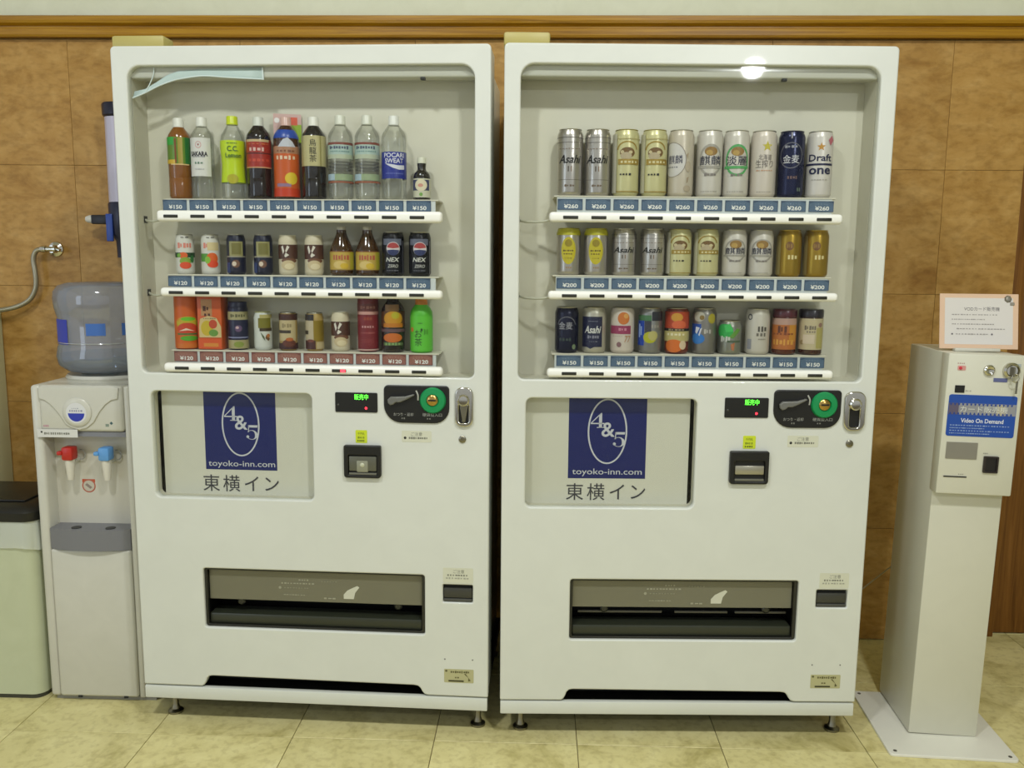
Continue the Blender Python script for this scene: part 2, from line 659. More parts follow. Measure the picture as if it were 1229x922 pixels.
def build_machine(side, loc, rz, label):
    L = side == 'left'

    def pk(a, b):
        return a if L else b
    root = thing('vending_machine', label, 'vending machine', loc, rz, 'drinks vending machines along the wall')
    # cabinet behind the door
    box('cabinet', root, M_WHITE, pk(0.004, 0.024), W - pk(0.024, 0.004), 0.131, 0.58, 0.105, H - 0.004, 0.004)
    # door: one pressed panel with window, advert opening, delivery opening and bottom notch
    aL, aR, aT, aB = pk((0.061, 0.498, 0.9485, 0.6575), (0.0625, 0.5075, 0.949, 0.657))
    sL, sR, sT, sB = pk((0.1835, 0.7965, 0.459, 0.2895), (0.186, 0.798, 0.459, 0.2895))
    nt = [(0.19, 0.1475)]
    outer = []
    for x, z, r, a0 in ((0.0, ZD, 0.004, PI),):
        outer += [(x + r + r * math.cos(a0 + 0.5 * PI * k / 4), z + r + r * math.sin(a0 + 0.5 * PI * k / 4)) for k in range(5)]
    outer += [(0.166, ZD), (0.173, ZD + 0.004), (0.178, ZD + 0.013), (0.182, ZD + 0.024), (0.188, ZD + 0.030), (0.197, ZD + 0.032),
              (0.764, ZD + 0.028), (0.776, ZD + 0.026), (0.783, ZD + 0.020), (0.788, ZD + 0.010), (0.794, ZD + 0.003), (0.804, ZD)]
    r = 0.012
    outer += [(W - 0.004 + 0.004 * math.cos(1.5 * PI + 0.5 * PI * k / 4), ZD + 0.004 + 0.004 * math.sin(1.5 * PI + 0.5 * PI * k / 4)) for k in range(5)]
    outer += [(W - r + r * math.cos(0.5 * PI * k / 6), H - r + r * math.sin(0.5 * PI * k / 6)) for k in range(7)]
    outer += [(r + r * math.cos(0.5 * PI + 0.5 * PI * k / 6), H - r + r * math.sin(0.5 * PI + 0.5 * PI * k / 6)) for k in range(7)]
    win = rrect(WL, WR, WB, WT, (0.016, 0.016, 0.034, 0.034), 7)
    adv = rrect(aL, aR, aB, aT, 0.016, 6)
    dlv = rrect(sL, sR, sB, sT, 0.007, 3)
    crx0, crx1 = pk((0.846, 0.927), (0.847, 0.930))
    crh = rrect(crx0, crx1, 0.385, 0.4345, 0.003, 2)
    plate('door_panel', root, M_WHITE, [outer, win, adv, dlv, crh], 0.025, 0.0, 0.004)
    plate('door_frame', root, M_WHITE, [(0.003, ZD + 0.002), (0.028, ZD + 0.002), (0.028, H - 0.028), (W - 0.028, H - 0.028), (W - 0.028, ZD + 0.002), (W - 0.003, ZD + 0.002), (W - 0.003, H - 0.003), (0.003, H - 0.003)], 0.103, 0.0255)
    box('hinge_cover', root, mat('#b3a660', 0.45), pk(-0.010, -0.002), pk(0.128, 0.113), 0.03, 0.09, H - 0.001, H + 0.033, 0.006)
    # display compartment
    plate('display_surround', root, M_WHITE2, [rrect(WL - 0.008, WR + 0.008, WB - 0.008, WT + 0.008, 0.02), win], 0.074, 0.026)
    back = box('display_back', root, M_WHITE2, WL - 0.008, WR + 0.008, 0.1005, 0.108, WB - 0.008, WT + 0.008)
    bm = bmesh.new()
    prof = [(0.022, 1.789), (0.0195, 1.787), (0.0187, 1.783), (0.0187, 1.759), (0.0197, 1.7555), (0.0225, 1.754), (0.098, 1.760), (0.098, 1.789)]
    A = [bm.verts.new((WL + 0.002, y, z)) for y, z in prof]
    B = [bm.verts.new((WR - 0.002, y, z)) for y, z in prof]
    for k in range(len(prof)):
        k2 = (k + 1) % len(prof)
        bm.faces.new((A[k], A[k2], B[k2], B[k]))
    bm.faces.new(A)
    bm.faces.new(B)
    lc = link('lamp_cover', bm_mesh(bm, 'lamp_cover', 50), root, M_LAMPCOVER)
    cx = pk(0.79, 0.69)
    box('cover_clip', lc, M_DARK, cx, cx + 0.012, 0.0175, 0.03, 1.748, 1.7545, 0.001)
    # window pane with slots for the three button rails
    u0, u1 = pk((0.102, 0.8465), (0.1155, 0.8545))
    slots = [rrect(u0 - 0.002, u1 + 0.002, a - 0.002, b + 0.002, 0.002, 2) for a, b in SHELVES[side]]
    plate('window_pane', root, GLASS, [rrect(WL - 0.006, WR + 0.006, WB - 0.006, WT + 0.006, 0.02)] + slots, 0.003, 0.0095)
    # shelves
    cards = {}
    for k, (z0, z1) in enumerate(SHELVES[side]):
        st = STAND[side][k]
        sh = box('shelf', root, M_WHITE2, u0 + 0.012, u1 - 0.012, 0.021, 0.1, st - 0.004, st, 0.001, 1)
        bm = bmesh.new()
        bm_box(bm, u0, u1, -0.006, 0.022, z0, z1, 0.009, 4)
        link('button_rail', bm_mesh(bm, 'rail', 50), sh, M_RAIL)
        bm = bmesh.new()
        bm_box(bm, u0 + 0.020, u1 - 0.020, 0.0225, 0.026, z1 - 0.004, st - 0.0035, 0.0008, 1)
        link('card_holder', bm_mesh(bm, 'holder'), sh, mat('#c6ccc8', 0.25))
        hot = L and k == 2
        price = pk(('¥150', '¥120', '¥120'), ('¥260', '¥200', '¥150'))[k]
        cme = price_card(hot, price)
        bm = bmesh.new()
        bm_box(bm, -0.019, 0.019, -0.0078, -0.004, -0.004, 0.004, 0.0015, 2)
        bme = bm_mesh(bm, 'button')
        bme.materials.append(M_SLOT)
        c0, c1 = pk((0.1415, 0.7835), ((0.169, 0.806) if k != 2 else (0.172, 0.806)))
        if L and k == 1:
            c0, c1 = 0.146, 0.781
        if L and k == 2:
            c0, c1 = 0.153, 0.786
        for i in range(10):
            u = c0 + (c1 - c0) * i / 9
            o = bpy.data.objects.new('price_card', cme)
            COL.objects.link(o)
            o.location = (u, 0.0205, (z1 + st) / 2 - 0.0008)
            o.rotation_euler = (0, 0, 0)
            o.parent = sh
            o = bpy.data.objects.new('selection_button', bme)
            COL.objects.link(o)
            o.location = (u, 0, (z0 + z1) / 2 - 0.001)
            o.parent = sh
            if hot and i == 6:
                box('sold_light', sh, mat('#ff3a48', 0.3, emit=2.2), u + 0.004, u + 0.017, -0.0088, -0.0079, (z0 + z1) / 2 - 0.0045, (z0 + z1) / 2 + 0.002)
        if k < 2:
            tube('shelf_wire', sh, mat('#b9b8a4', 0.4), [(WL + 0.001, 0.06, z0 + 0.006), (WL + 0.016, 0.045, z0 + 0.002), (u0 - 0.02, 0.022, z0 + 0.001), (u0 + 0.006, 0.016, z0 + 0.006)], 0.0032)
            box('wire_hole', sh, M_BLACK, WL + 0.0002, WL + 0.0012, 0.052, 0.070, z0 - 0.002, z0 + 0.016)
    # advert
    plate('advert_surround', root, M_WHITE2, [rrect(aL - 0.01, aR + 0.01, aB - 0.01, aT + 0.01, 0.02), adv], 0.014, 0.0258)
    po = box('advert_board', root, mat('#d0cfc0', 0.45), aL + pk(0.010, -0.01), aR + pk(0.01, -0.010), 0.040, 0.044, aB - 0.01, aT + 0.01)
    box('advert_gap_shade', root, M_DARK, aL - 0.01, aR + 0.01, 0.050, 0.053, aB - 0.01, aT + 0.01)  # dark sheet that paints the shade of the gap beside the board
    bx0, bx1, bz0, bz1 = pk((0.1875, 0.3865, 0.728, 0.9485), (0.177, 0.3835, 0.7265, 0.949))
    p = Print(0.0398)
    p.rect(bx0, bx1, bz0, bz1 + 0.004, M_BLUE)
    bc = (bx0 + bx1) / 2
    ink = mat('#c4c6cc', 0.5)
    oc = pk(0.2885, 0.280)
    p.ring(oc, 0.8545, 0.0525, 0.0885, 0.0042, ink, 48)
    four_and_five(p, oc + 0.001, 0.8595, 0.040, ink)
    p.text('toyoko-inn.com', bc + 0.001, 0.743, ink, width=0.186, height=0.021, bold=0.004)
    tx = pk(0.286, 0.281)
    for i, ch in enumerate('東横イン'):
        p.text(ch, tx - 0.085 + i * 0.0565, 0.690, mat('#3a3a40', 0.6), height=(0.046, 0.046, 0.041, 0.037)[i])
    p.build('advert_print', po)
    plate('advert_pane', root, GLASS, rrect(aL - 0.004, aR + 0.004, aB - 0.004, aT + 0.004, 0.018), 0.002, 0.012)
    # status display
    dx0, dx1 = pk((0.562, 0.6745), (0.578, 0.6915))
    ds = plate('status_display', root, M_BLACK, rrect(dx0, dx1, 0.902, 0.9545, 0.003, 2), 0.006, -0.003, 0.001)
    p = Print(-0.0031)
    gx = dx0 + 0.070
    p.text('販売中', gx, 0.943, mat('#59ff3c', 0.4, emit=2.6), height=0.015, width=0.037, bold=0.03)
    p.build('display_light', ds)
    p = Print(-0.0031)
    p.poly(ellipse(dx0 + 0.0825, 0.9135, 0.0034, 0.0034, 14), mat('#ff2c3c', 0.4, emit=2.4))
    p.build('error_light', ds)
    lathe('display_sensor', ds, mat('#3a3a36', 0.4), [(0, 0), (0.003, 0), (0.002, 0.0008), (0, 0.001)], 12, (dx0 + 0.008, -0.003, 0.9215), 'Y')
    # coin panel
    c0, c1 = pk((0.692, 0.8645), (0.7045, 0.8795))
    zt, zb = 0.976, 0.8765
    cp = plate('coin_panel', root, M_BLACK, rrect(c0, c1, zb, zt, (0.047, 0.040, 0.010, 0.012), 7), 0.008, -0.005, 0.0025)
    lx = c0 + 0.010
    lever = plate('return_lever', cp, mat('#6b6b65', 0.35), [(lx + 0.002, 0.9395), (lx + 0.003, 0.930), (lx + 0.009, 0.9245), (lx + 0.017, 0.9265), (lx + 0.024, 0.9325),
                  (lx + 0.035, 0.9325), (lx + 0.052, 0.940), (lx + 0.071, 0.950), (lx + 0.073, 0.953), (lx + 0.069, 0.9545), (lx + 0.048, 0.9485), (lx + 0.028, 0.9475), (lx + 0.010, 0.947)], 0.012, -0.017, 0.003)
    tube('lever_guide', cp, mat('#a9a99f', 0.3), [(lx + 0.076, -0.006, 0.963), (lx + 0.081, -0.008, 0.952), (lx + 0.081, -0.006, 0.938)], 0.0022)
    gx, gz = c0 + 0.130, 0.938
    lathe('coin_slot_ring', cp, mat('#0e8a4c', 0.35), [(0.0, 0.0), (0.0345, 0.0), (0.0345, 0.003), (0.031, 0.0075), (0.017, 0.0085), (0.015, 0.004), (0.0, 0.004)], 32, (gx, -0.0048, gz), 'Y')
    cs = lathe('coin_slot', cp, mat('#b99a58', 0.25, 1.0), [(0.0, 0.0), (0.0145, 0.0), (0.0145, 0.004), (0.011, 0.007), (0.0, 0.0075)], 24, (gx - 0.001, -0.0085, gz + 0.001), 'Y')
    box('slot_mouth', cs, M_BLACK, gx - 0.011, gx + 0.009, -0.0168, -0.0155, gz - 0.0005, gz + 0.0035)
    p = Print(-0.0052)
    p.text('おつり・返却', c0 + 0.052, 0.8995, mat('#9a9a92', 0.5), width=0.052, height=0.0088)
    p.marks(c0 + 0.047, c0 + 0.058, 0.889, 0.005, M_GREY, 2, 3)
    p.build('return_lettering', cp)
    p = Print(-0.0052)
    p.text('硬貨投入口', c0 + 0.128, 0.8995, mat('#9a9a92', 0.5), width=0.051, height=0.0088)
    p.marks(c0 + 0.114, c0 + 0.126, 0.889, 0.005, M_GREY, 2, 4)
    p.build('slot_lettering', cp)
    # lock
    k0, k1 = pk((0.880, 0.9275), (0.887, 0.942))
    kc = (k0 + k1) / 2
    kw = (k1 - k0) / 2
    lk = plate('door_lock', root, M_CHROME, [rrect(k0, k1, 0.870, 0.974, kw * 0.8, 7), rrect(kc - 0.013, kc + 0.012, 0.880, 0.932, 0.006, 3)], 0.012, -0.009, 0.003)
    box('lock_recess', lk, M_BLACK, kc - 0.014, kc + 0.013, -0.001, 0.0, 0.879, 0.933)
    lathe('lock_cylinder', lk, M_CHROME, [(0.0, 0.0), (0.0155, 0.0), (0.0155, 0.006), (0.0125, 0.0085), (0.011, 0.0065), (0.0, 0.0072)], 28, (kc - 0.001, -0.009, 0.941), 'Y')
    if L:
        plate('lock_handle', lk, M_STEEL, [(kc - 0.012, 0.928), (kc - 0.004, 0.882), (kc + 0.003, 0.882), (kc + 0.011, 0.928)], 0.004, -0.006, 0.001)
    s0 = pk(0.899, 0.908)
    lathe('key_screw', root, M_STEEL, [(0.0, 0.0), (0.0095, 0.0), (0.0095, 0.003), (0.0075, 0.0045), (0.003, 0.0045), (0.0025, 0.003), (0.0, 0.003)], 24, (s0, 0.0, 0.8355), 'Y')
    # stickers
    n0, n1 = pk((0.738, 0.817), (0.746, 0.827))
    stk = plate('notice_sticker', root, M_STICKER, rrect(n0, n1, 0.825, 0.8555, 0.003, 2), 0.0006, -0.0006)
    p = Print(-0.0007)
    p.text('ご注意', (n0 + n1) / 2, 0.8465, M_INKSOFT, width=0.030, height=0.010)
    p.poly(ellipse(n0 + 0.009, 0.836, 0.0036, 0.0036, 12), M_INK)
    p.marks(n0 + 0.019, n1 - 0.008, 0.836, 0.006, M_INKSOFT, 9, 5)
    p.build('sticker_print', stk)
    y0, y1 = pk((0.6145, 0.6455), (0.630, 0.663))
    stk = plate('yellow_sticker', root, mat('#c6d428', 0.5), rrect(y0, y1, 0.8195, 0.854, 0.002, 2), 0.0006, -0.0006)
    p = Print(-0.0007)
    p.text('千円札', (y0 + y1) / 2, 0.8445, mat('#5d6a1c', 0.6), width=0.019, height=0.0075)
    p.marks(y0 + 0.006, y1 - 0.006, 0.834, 0.006, mat('#76851c', 0.6), 4, 6)
    p.marks(y0 + 0.005, y1 - 0.005, 0.8255, 0.006, mat('#4e5a18', 0.6), 4, 7)
    p.build('sticker_print', stk)
    # bill acceptor
    b0, b1 = pk((0.584, 0.683), (0.5965, 0.698))
    bf = plate('bill_acceptor', root, M_BLACK, [rrect(b0, b1, 0.7265, 0.814, (0.008, 0.008, 0.004, 0.004), 3), rrect(b0 + 0.012, b1 - 0.010, 0.734, 0.789, 0.003, 2)], 0.016, -0.012, 0.002)
    mc = mat('#5a5a4c', 0.35) if L else mat('#a8a492', 0.3, 0.6)
    box('bill_back', bf, M_DARK, b0 + 0.010, b1 - 0.008, -0.003, -0.0005, 0.732, 0.791)
    box('bill_mouth', bf, mc, b0 + 0.0135, b1 - 0.0115, -0.010, -0.003, pk(0.745, 0.752), pk(0.785, 0.776), 0.003)
    box('bill_lip', bf, mat('#6a695c', 0.4), b0 + 0.0135, b1 - 0.0115, -0.0105, -0.003, 0.735, 0.7405, 0.001)
    if L:
        box('bill_window', bf, mat('#8c8c78', 0.3), b0 + 0.034, b1 - 0.034, -0.0112, -0.0035, 0.742, 0.774, 0.003)
        lathe('bill_light', bf, mat('#b4b69a', 0.3, emit=0.12), [(0, 0), (0.006, 0), (0.004, 0.002), (0, 0.0025)], 16, (b0 + 0.0495, -0.0112, 0.762), 'Y')
    # coin return cup
    cr = box('coin_return', root, M_DARK, crx0 - 0.001, crx1 + 0.001, 0.014, 0.016, 0.384, 0.4355)
    box('return_flap', cr, mat('#3a3a34', 0.35), crx0 + 0.002, crx1 - 0.002, 0.004, 0.0135, 0.396, 0.424, 0.003)
    box('return_lip', cr, mat('#4a4a44', 0.4), crx0 + 0.002, crx1 - 0.002, 0.002, 0.0135, 0.3865, 0.3945, 0.002)
    q0, q1 = pk((0.8465, 0.928), (0.8525, 0.931))
    stk = plate('return_sticker', root, M_STICKER, rrect(q0, q1, 0.4405, 0.4825, 0.003, 2), 0.0006, -0.0006)
    p = Print(-0.0007)
    p.text('ご注意', (q0 + q1) / 2 + 0.002, 0.4725, M_INKSOFT, width=0.030, height=0.010)
    p.marks(q0 + 0.012, q1 - 0.012, 0.462, 0.005, M_INKSOFT, 8, 8)
    p.marks(q0 + 0.008, q1 - 0.010, 0.4535, 0.005, mat('#a3a392', 0.6), 8, 9)
    p.build('sticker_print', stk)
    l0, l1 = pk((0.849, 0.930), (0.8445, 0.9255))
    stk = plate('licence_sticker', root, mat('#b4b084', 0.5), rrect(l0, l1, 0.155, 0.194, 0.002, 2), 0.0006, -0.0006)
    p = Print(-0.0007)
    ol = mat('#5e5a34', 0.6)
    p.poly(ellipse(l0 + 0.006, 0.1885, 0.0035, 0.003, 10), ol)
    p.marks(l0 + 0.018, l1 - 0.010, 0.186, 0.007, ol, 9, 10)
    p.marks(l0 + 0.030, l0 + 0.042, 0.170, 0.005, ol, 2, 11)
    p.rect(l0 + 0.012, l0 + 0.054, 0.158, 0.1625, mat('#3f3c22', 0.6))
    p.poly([(l1 - 0.026, 0.181), (l1 - 0.022, 0.182), (l1 - 0.008, 0.162), (l1 - 0.015, 0.160), (l1 - 0.014, 0.170)], ol)
    p.build('sticker_print', stk)
    for dxx in (0.002, 0.078):
        lathe('panel_rivet', root, M_GREY, [(0, 0), (0.0022, 0), (0.0015, 0.001), (0, 0.0012)], 10, (l0 + dxx, 0, 0.222), 'Y')
    # delivery opening
    dbm = bmesh.new()
    bm_box(dbm, sL - 0.006, sR + 0.006, 0.118, 0.122, sB - 0.006, sT + 0.006)
    bm_box(dbm, sL - 0.006, sR + 0.006, 0.0255, 0.118, sB - 0.006, sB - 0.001)
    bm_box(dbm, sL - 0.006, sR + 0.006, 0.0255, 0.118, sT + 0.001, sT + 0.006)
    bm_box(dbm, sL - 0.006, sL - 0.001, 0.0255, 0.118, sB - 0.001, sT + 0.001)
    bm_box(dbm, sR + 0.001, sR + 0.006, 0.0255, 0.118, sB - 0.001, sT + 0.001)
    dv = link('delivery_box', bm_mesh(dbm, 'delivery'), root, M_BLACK)
    fr = plate('delivery_trim', dv, mat('#23231c', 0.4), [rrect(sL + 0.0005, sR - 0.0005, sB + 0.0005, sT - 0.0005, 0.007, 3), rrect(sL + 0.007, sR - 0.009, sB + 0.006, sT - 0.006, 0.004, 2)], 0.012, 0.008, 0.001)
    zf = pk(0.364, 0.374)
    fl = box('delivery_flap', dv, clear((0.50, 0.46, 0.36), 0.06, 0.12, 0.62, (0.25, 0.24, 0.165), name='smoky_plastic'), sL + 0.008, sR - 0.010, 0.021, 0.025, zf, sT - 0.0075, 0.001, 1)
    p = Print(0.0209)
    pale = mat('#9a9882', 0.5)
    fx = sL + pk(0.205, 0.203)
    p.marks(fx + 0.055, fx + 0.085, zf + 0.062, 0.004, pale, 4, 12)
    p.poly(ellipse(fx + 0.002, zf + 0.039, 0.004, 0.004, 10), pale)
    p.marks(fx + 0.006, fx + 0.10, zf + 0.052, 0.0045, pale, 11, 13)
    p.marks(fx + 0.014, fx + 0.085, zf + 0.039, 0.0035, mat('#85836e', 0.5), 9, 14)
    p.marks(fx + 0.012, fx + 0.075, zf + 0.019, 0.003, pale, 8, 15)
    p.marks(fx + 0.118, fx + 0.165, zf + 0.060, 0.003, mat('#85836e', 0.5), 6, 16)
    p.marks(fx + 0.125, fx + 0.160, zf + 0.012, 0.005, pale, 3, 17)
    p.build('flap_lettering', fl)['kind'] = 'stuff'
    p = Print(0.0209)
    p.poly([(fx + 0.180, zf + 0.012), (fx + 0.208, zf + 0.012), (fx + 0.212, zf + 0.030), (fx + 0.224, zf + 0.046), (fx + 0.218, zf + 0.050), (fx + 0.203, zf + 0.043),
            (fx + 0.190, zf + 0.036), (fx + 0.180, zf + 0.024)], mat('#c9c8b4', 0.5))
    p.build('hand_mark', fl)
    for q in (0.095, 0.535):
        lathe('flap_stud', dv, mat('#26261f', 0.25), [(0, 0), (0.011, 0), (0.011, 0.004), (0.007, 0.008), (0.0, 0.008)], 18, (sL + q, 0.030, zf - 0.006), 'Y')
    box('delivery_lip', dv, mat('#2f3226', 0.35), sL + 0.008, sR - 0.010, 0.016, 0.075, sB + 0.006, 0.325, 0.004)
    if not L:
        for a, b in ((0.025, 0.255), (0.29, 0.435), (0.455, 0.595)):
            box('delivery_rail', dv, mat('#56544a', 0.35), sL + a, sL + b, 0.040, 0.046, 0.350, 0.356, 0.001)
    # plinth, feet and black solids painting the shade in the hollow behind the notch
    box('plinth', root, M_WHITE, 0.001, W - 0.002, 0.0, 0.016, ZB, 0.1105, 0.003)
    box('plinth_core', root, M_BLACK, 0.010, W - 0.010, 0.0165, 0.56, ZB + 0.001, 0.104)
    box('notch_shade_panel', root, M_BLACK, 0.15, 0.82, 0.060, 0.064, 0.1107, 0.155)  # plain black panel, stands in for the shade inside the notch
    for a, b, z in ((0.20, 0.42, 0.118), (0.20, 0.45, 0.126), (0.48, 0.77, 0.120)):
        box('grille_bar', root, mat('#2c2f2b', 0.35), a, b, 0.052, 0.0595, z, z + 0.003)
    for fx in (0.0575, W - 0.034):
        for fy in (0.0625, 0.50):
            lathe('foot', root, M_STEEL, [(0.0, 0.0), (0.021, 0.0), (0.021, 0.006), (0.012, 0.012), (0.0095, 0.022), (0.0085, 0.024), (0.0085, ZB), (0, ZB)], 20, (fx, fy, 0))
    return root


# ------------------------------------------------------------------ drinks
class Wrap:
    """Print wrapped round a can or bottle: s is arc length over the radius (0 faces the viewer), h is height."""

    def __init__(self, R, hgt, square=0.0):
        self.bm = bmesh.new()
        self.R = R
        self.hgt = hgt
        self.mats = []
        self.k = 0
        self.sq = square

    def slot(self, m):
        if m not in self.mats:
            self.mats.append(m)
        return self.mats.index(m)

    def pos(self, s, h, off):
        r = self.R + off
        if self.sq:
            # flat-sided carton: front face only
            return Vector((s * self.R, -(self.sq + off), h))
        return Vector((r * math.sin(s), -r * math.cos(s), h))

    def _off(self):
        self.k += 1
        return 0.0003 + 0.00016 * self.k

    def band(self, h0, h1, m, s0=-2.4, s1=2.4, hs0=0.0, hs1=0.0):
        off = self._off()
        n = max(2, int((s1 - s0) / 0.2))
        mi = self.slot(m)
        H_ = self.hgt
        lo = [self.bm.verts.new(self.pos(s0 + (s1 - s0) * i / n, (h0 + hs0 * (i / n - 0.5)) * H_, off)) for i in range(n + 1)]
        hi = [self.bm.verts.new(self.pos(s0 + (s1 - s0) * i / n, (h1 + hs1 * (i / n - 0.5)) * H_, off)) for i in range(n + 1)]
        for i in range(n):
            self.bm.faces.new((lo[i], lo[i + 1], hi[i + 1], hi[i])).material_index = mi
        return self

    def ell(self, cs, ch, rs, rh, m, inner=0.0, a0=0.0, a1=2 * PI):
        """rs, rh in radii; ch a fraction of the height."""
        off = self._off()
        mi = self.slot(m)
        n = 24
        steps = [inner + (1 - inner) * j / (2 if inner else 4) for j in range(3 if inner else 5)]
        full = abs(a1 - a0 - 2 * PI) < 1e-6
        rings = []
        for t in steps:
            if t == 0:
                rings.append([self.bm.verts.new(self.pos(cs, ch * self.hgt, off))] * (n + 1))
                continue
            vs = []
            for i in range(n if full else n + 1):
                a = a0 + (a1 - a0) * i / n
                vs.append(self.bm.verts.new(self.pos(cs + rs * t * math.cos(a), ch * self.hgt + rh * t * self.R * math.sin(a), off)))
            if full:
                vs.append(vs[0])
            rings.append(vs)
        for A, B in zip(rings[:-1], rings[1:]):
            for i in range(n):
                f = [A[i], A[i + 1], B[i + 1], B[i]]
                if A[i] is A[i + 1]:
                    f = [A[i], B[i + 1], B[i]]
                self.bm.faces.new(f).material_index = mi
        return self

    def star(self, cs, ch, r, m):
        off = self._off()
        mi = self.slot(m)
        c = self.bm.verts.new(self.pos(cs, ch * self.hgt, off))
        vs = []
        for i in range(10):
            a = PI / 2 + i * PI / 5
            rr = r if i % 2 == 0 else r * 0.42
            vs.append(self.bm.verts.new(self.pos(cs + rr * math.cos(a), ch * self.hgt + rr * self.R * math.sin(a), off)))
        for i in range(10):
            self.bm.faces.new((c, vs[i], vs[(i + 1) % 10])).material_index = mi
        return self

    def _emit(self, pts, faces, mi, off):
        """Lay flat outlines (s, h) on the curve, cut into narrow strips so that they follow it."""
        t = bmesh.new()
        V = [t.verts.new((p[0], p[1], 0)) for p in pts]
        for f in faces:
            try:
                t.faces.new([V[j] for j in f])
            except ValueError:
                pass
        bmesh.ops.triangulate(t, faces=t.faces)
        lo, hi = min(p[0] for p in pts), max(p[0] for p in pts)
        k = math.floor(lo / 0.14) + 1
        while k * 0.14 < hi:
            bmesh.ops.bisect_plane(t, geom=t.verts[:] + t.edges[:] + t.faces[:], plane_co=(k * 0.14, 0, 0), plane_no=(1, 0, 0))
            k += 1
        W_ = {v: self.bm.verts.new(self.pos(v.co.x, v.co.y, off)) for v in t.verts}
        for f in t.faces:
            f.normal_update()
            vs = [W_[v] for v in f.verts]
            self.bm.faces.new(vs if f.normal.z > 0 else vs[::-1]).material_index = mi
        t.free()

    def poly(self, pts, m):
        self._emit([(a, b * self.hgt) for a, b in pts], [range(len(pts))], self.slot(m), self._off())
        return self

    def text(self, s, cs, ch, m, width=None, height=None, vertical=False, shear=0.0, bold=0.0):
        """width in radii, height as a fraction of the height."""
        off = self._off() + 0.0001
        mi = self.slot(m)
        chars = list(s) if vertical else [s]
        for i, c in enumerate(chars):
            vs, fs, tw, th = text_cached(c, bold)
            if not vs:
                continue
            hz = height * self.hgt if height else None
            ws = width if width else None
            sz = hz / th if hz else ws * self.R / tw
            sx = (ws / tw) if ws else sz / self.R
            dz = -(i - (len(chars) - 1) / 2) * (hz or 0) * 1.1 if vertical else 0.0
            self._emit([(cs + (v[0] + shear * v[1]) * sx, ch * self.hgt + v[1] * sz + dz) for v in vs], fs, mi, off)
        return self

    def marks(self, s0, s1, h, hh, m, n=5, seed=1):
        rnd = random.Random(seed)
        off = self._off()
        mi = self.slot(m)
        st = (s1 - s0) / n
        for i in range(n):
            a = s0 + i * st
            b = a + st * rnd.uniform(0.5, 0.85)
            q = hh * rnd.uniform(0.6, 1.0) / 2
            self.bm.faces.new([self.bm.verts.new(self.pos(x, y * self.hgt, off)) for x, y in ((a, h - q), (b, h - q), (b, h + q), (a, h + q))]).material_index = mi
        return self

    def build(self, parent, name='label_print'):
        me = bpy.data.meshes.new(name)
        self.bm.to_mesh(me)
        self.bm.free()
        me.polygons.foreach_set('use_smooth', [True] * len(me.polygons))
        for m in self.mats:
            me.materials.append(m)
        o = bpy.data.objects.new(name, me)
        COL.objects.link(o)
        o.parent = parent
        return o


def ink(c, rough=0.4, metal=0.0):
    return mat(c, rough, metal)


def can(root, R, h, body, rim, tall=False, cap_col=None):
    """A drinks can: necked body, rolled rim, recessed lid."""
    n = 28
    nk = 0.012
    lathe('body', root, body, [(0.0, 0.0035), (R * 0.72, 0.0035), (R * 0.80, 0.0), (R * 0.86, 0.0012), (R * 0.985, 0.007), (R, 0.010), (R, h - nk - 0.004), (R * 0.975, h - nk), (R * 0.875, h - 0.0035), (R * 0.86, h - 0.0022)], n, ang=50)
    lathe('rim', root, rim, [(R * 0.855, h - 0.0028), (R * 0.89, h - 0.0018), (R * 0.893, h - 0.0004), (R * 0.87, h), (R * 0.845, h - 0.0006), (R * 0.82, h - 0.005), (0.0, h - 0.005)], n, ang=60)


def smooth_bottle_profile(kind, R, h):
    if kind == 'pet':
        p = [(0, 0.004), (.55, 0.003), (.80, 0.0), (.94, .012), (1, .035), (1, .24), (.975, .25), (.975, .265), (1, .275), (1, .735), (.985, .755), (.90, .795), (.70, .84), (.47, .885), (.40, .905), (.40, .945)]
    elif kind == 'waist':
        p = [(0, 0.004), (.55, 0.003), (.80, 0.0), (.94, .012), (1, .035), (1, .20), (.93, .33), (.90, .42), (.95, .52), (1, .62), (.99, .70), (.90, .77), (.68, .83), (.46, .885), (.40, .905), (.40, .945)]
    elif kind == 'bulb':
        p = [(0, 0.004), (.6, 0.003), (.85, 0.0), (.97, .02), (1, .06), (1, .48), (.98, .53), (.86, .62), (.66, .73), (.48, .83), (.42, .88), (.42, .93)]
    elif kind == 'vial':
        p = [(0, 0.004), (.6, 0.003), (.88, 0.0), (.98, .02), (1, .05), (1, .50), (.98, .56), (.86, .63), (.62, .68), (.50, .71), (.47, .76), (.50, .80), (.52, .86)]
    elif kind == 'short':
        p = [(0, 0.004), (.6, 0.003), (.85, 0.0), (.97, .02), (1, .05), (1, .62), (.97, .68), (.80, .74), (.58, .79), (.52, .81), (.52, .90)]
    elif kind == 'sleeved':
        p = [(0, 0.004), (.6, 0.003), (.85, 0.0), (.97, .02), (1, .05), (1, .80), (.96, .84), (.75, .89), (.55, .92), (.52, .97)]
    elif kind == 'jar':
        p = [(0, 0.004), (.6, 0.003), (.88, 0.0), (.97, .02), (1, .05), (1, .80), (.96, .83), (.94, .85)]
    return [(r * R, z * h) for r, z in p]


def bottle(root, kind, R, h, body, cap, cap_r=0.0138, cap_h=0.024, name='body'):
    lathe(name, root, body, smooth_bottle_profile(kind, R, h), 28, ang=60)
    z0 = h - cap_h
    lathe('cap', root, cap, [(0, z0), (cap_r, z0), (cap_r * 1.03, z0 + 0.003), (cap_r, z0 + 0.004), (cap_r * 0.98, h - 0.0025), (cap_r * 0.9, h - 0.0005), (0, h)], 24, ang=40)


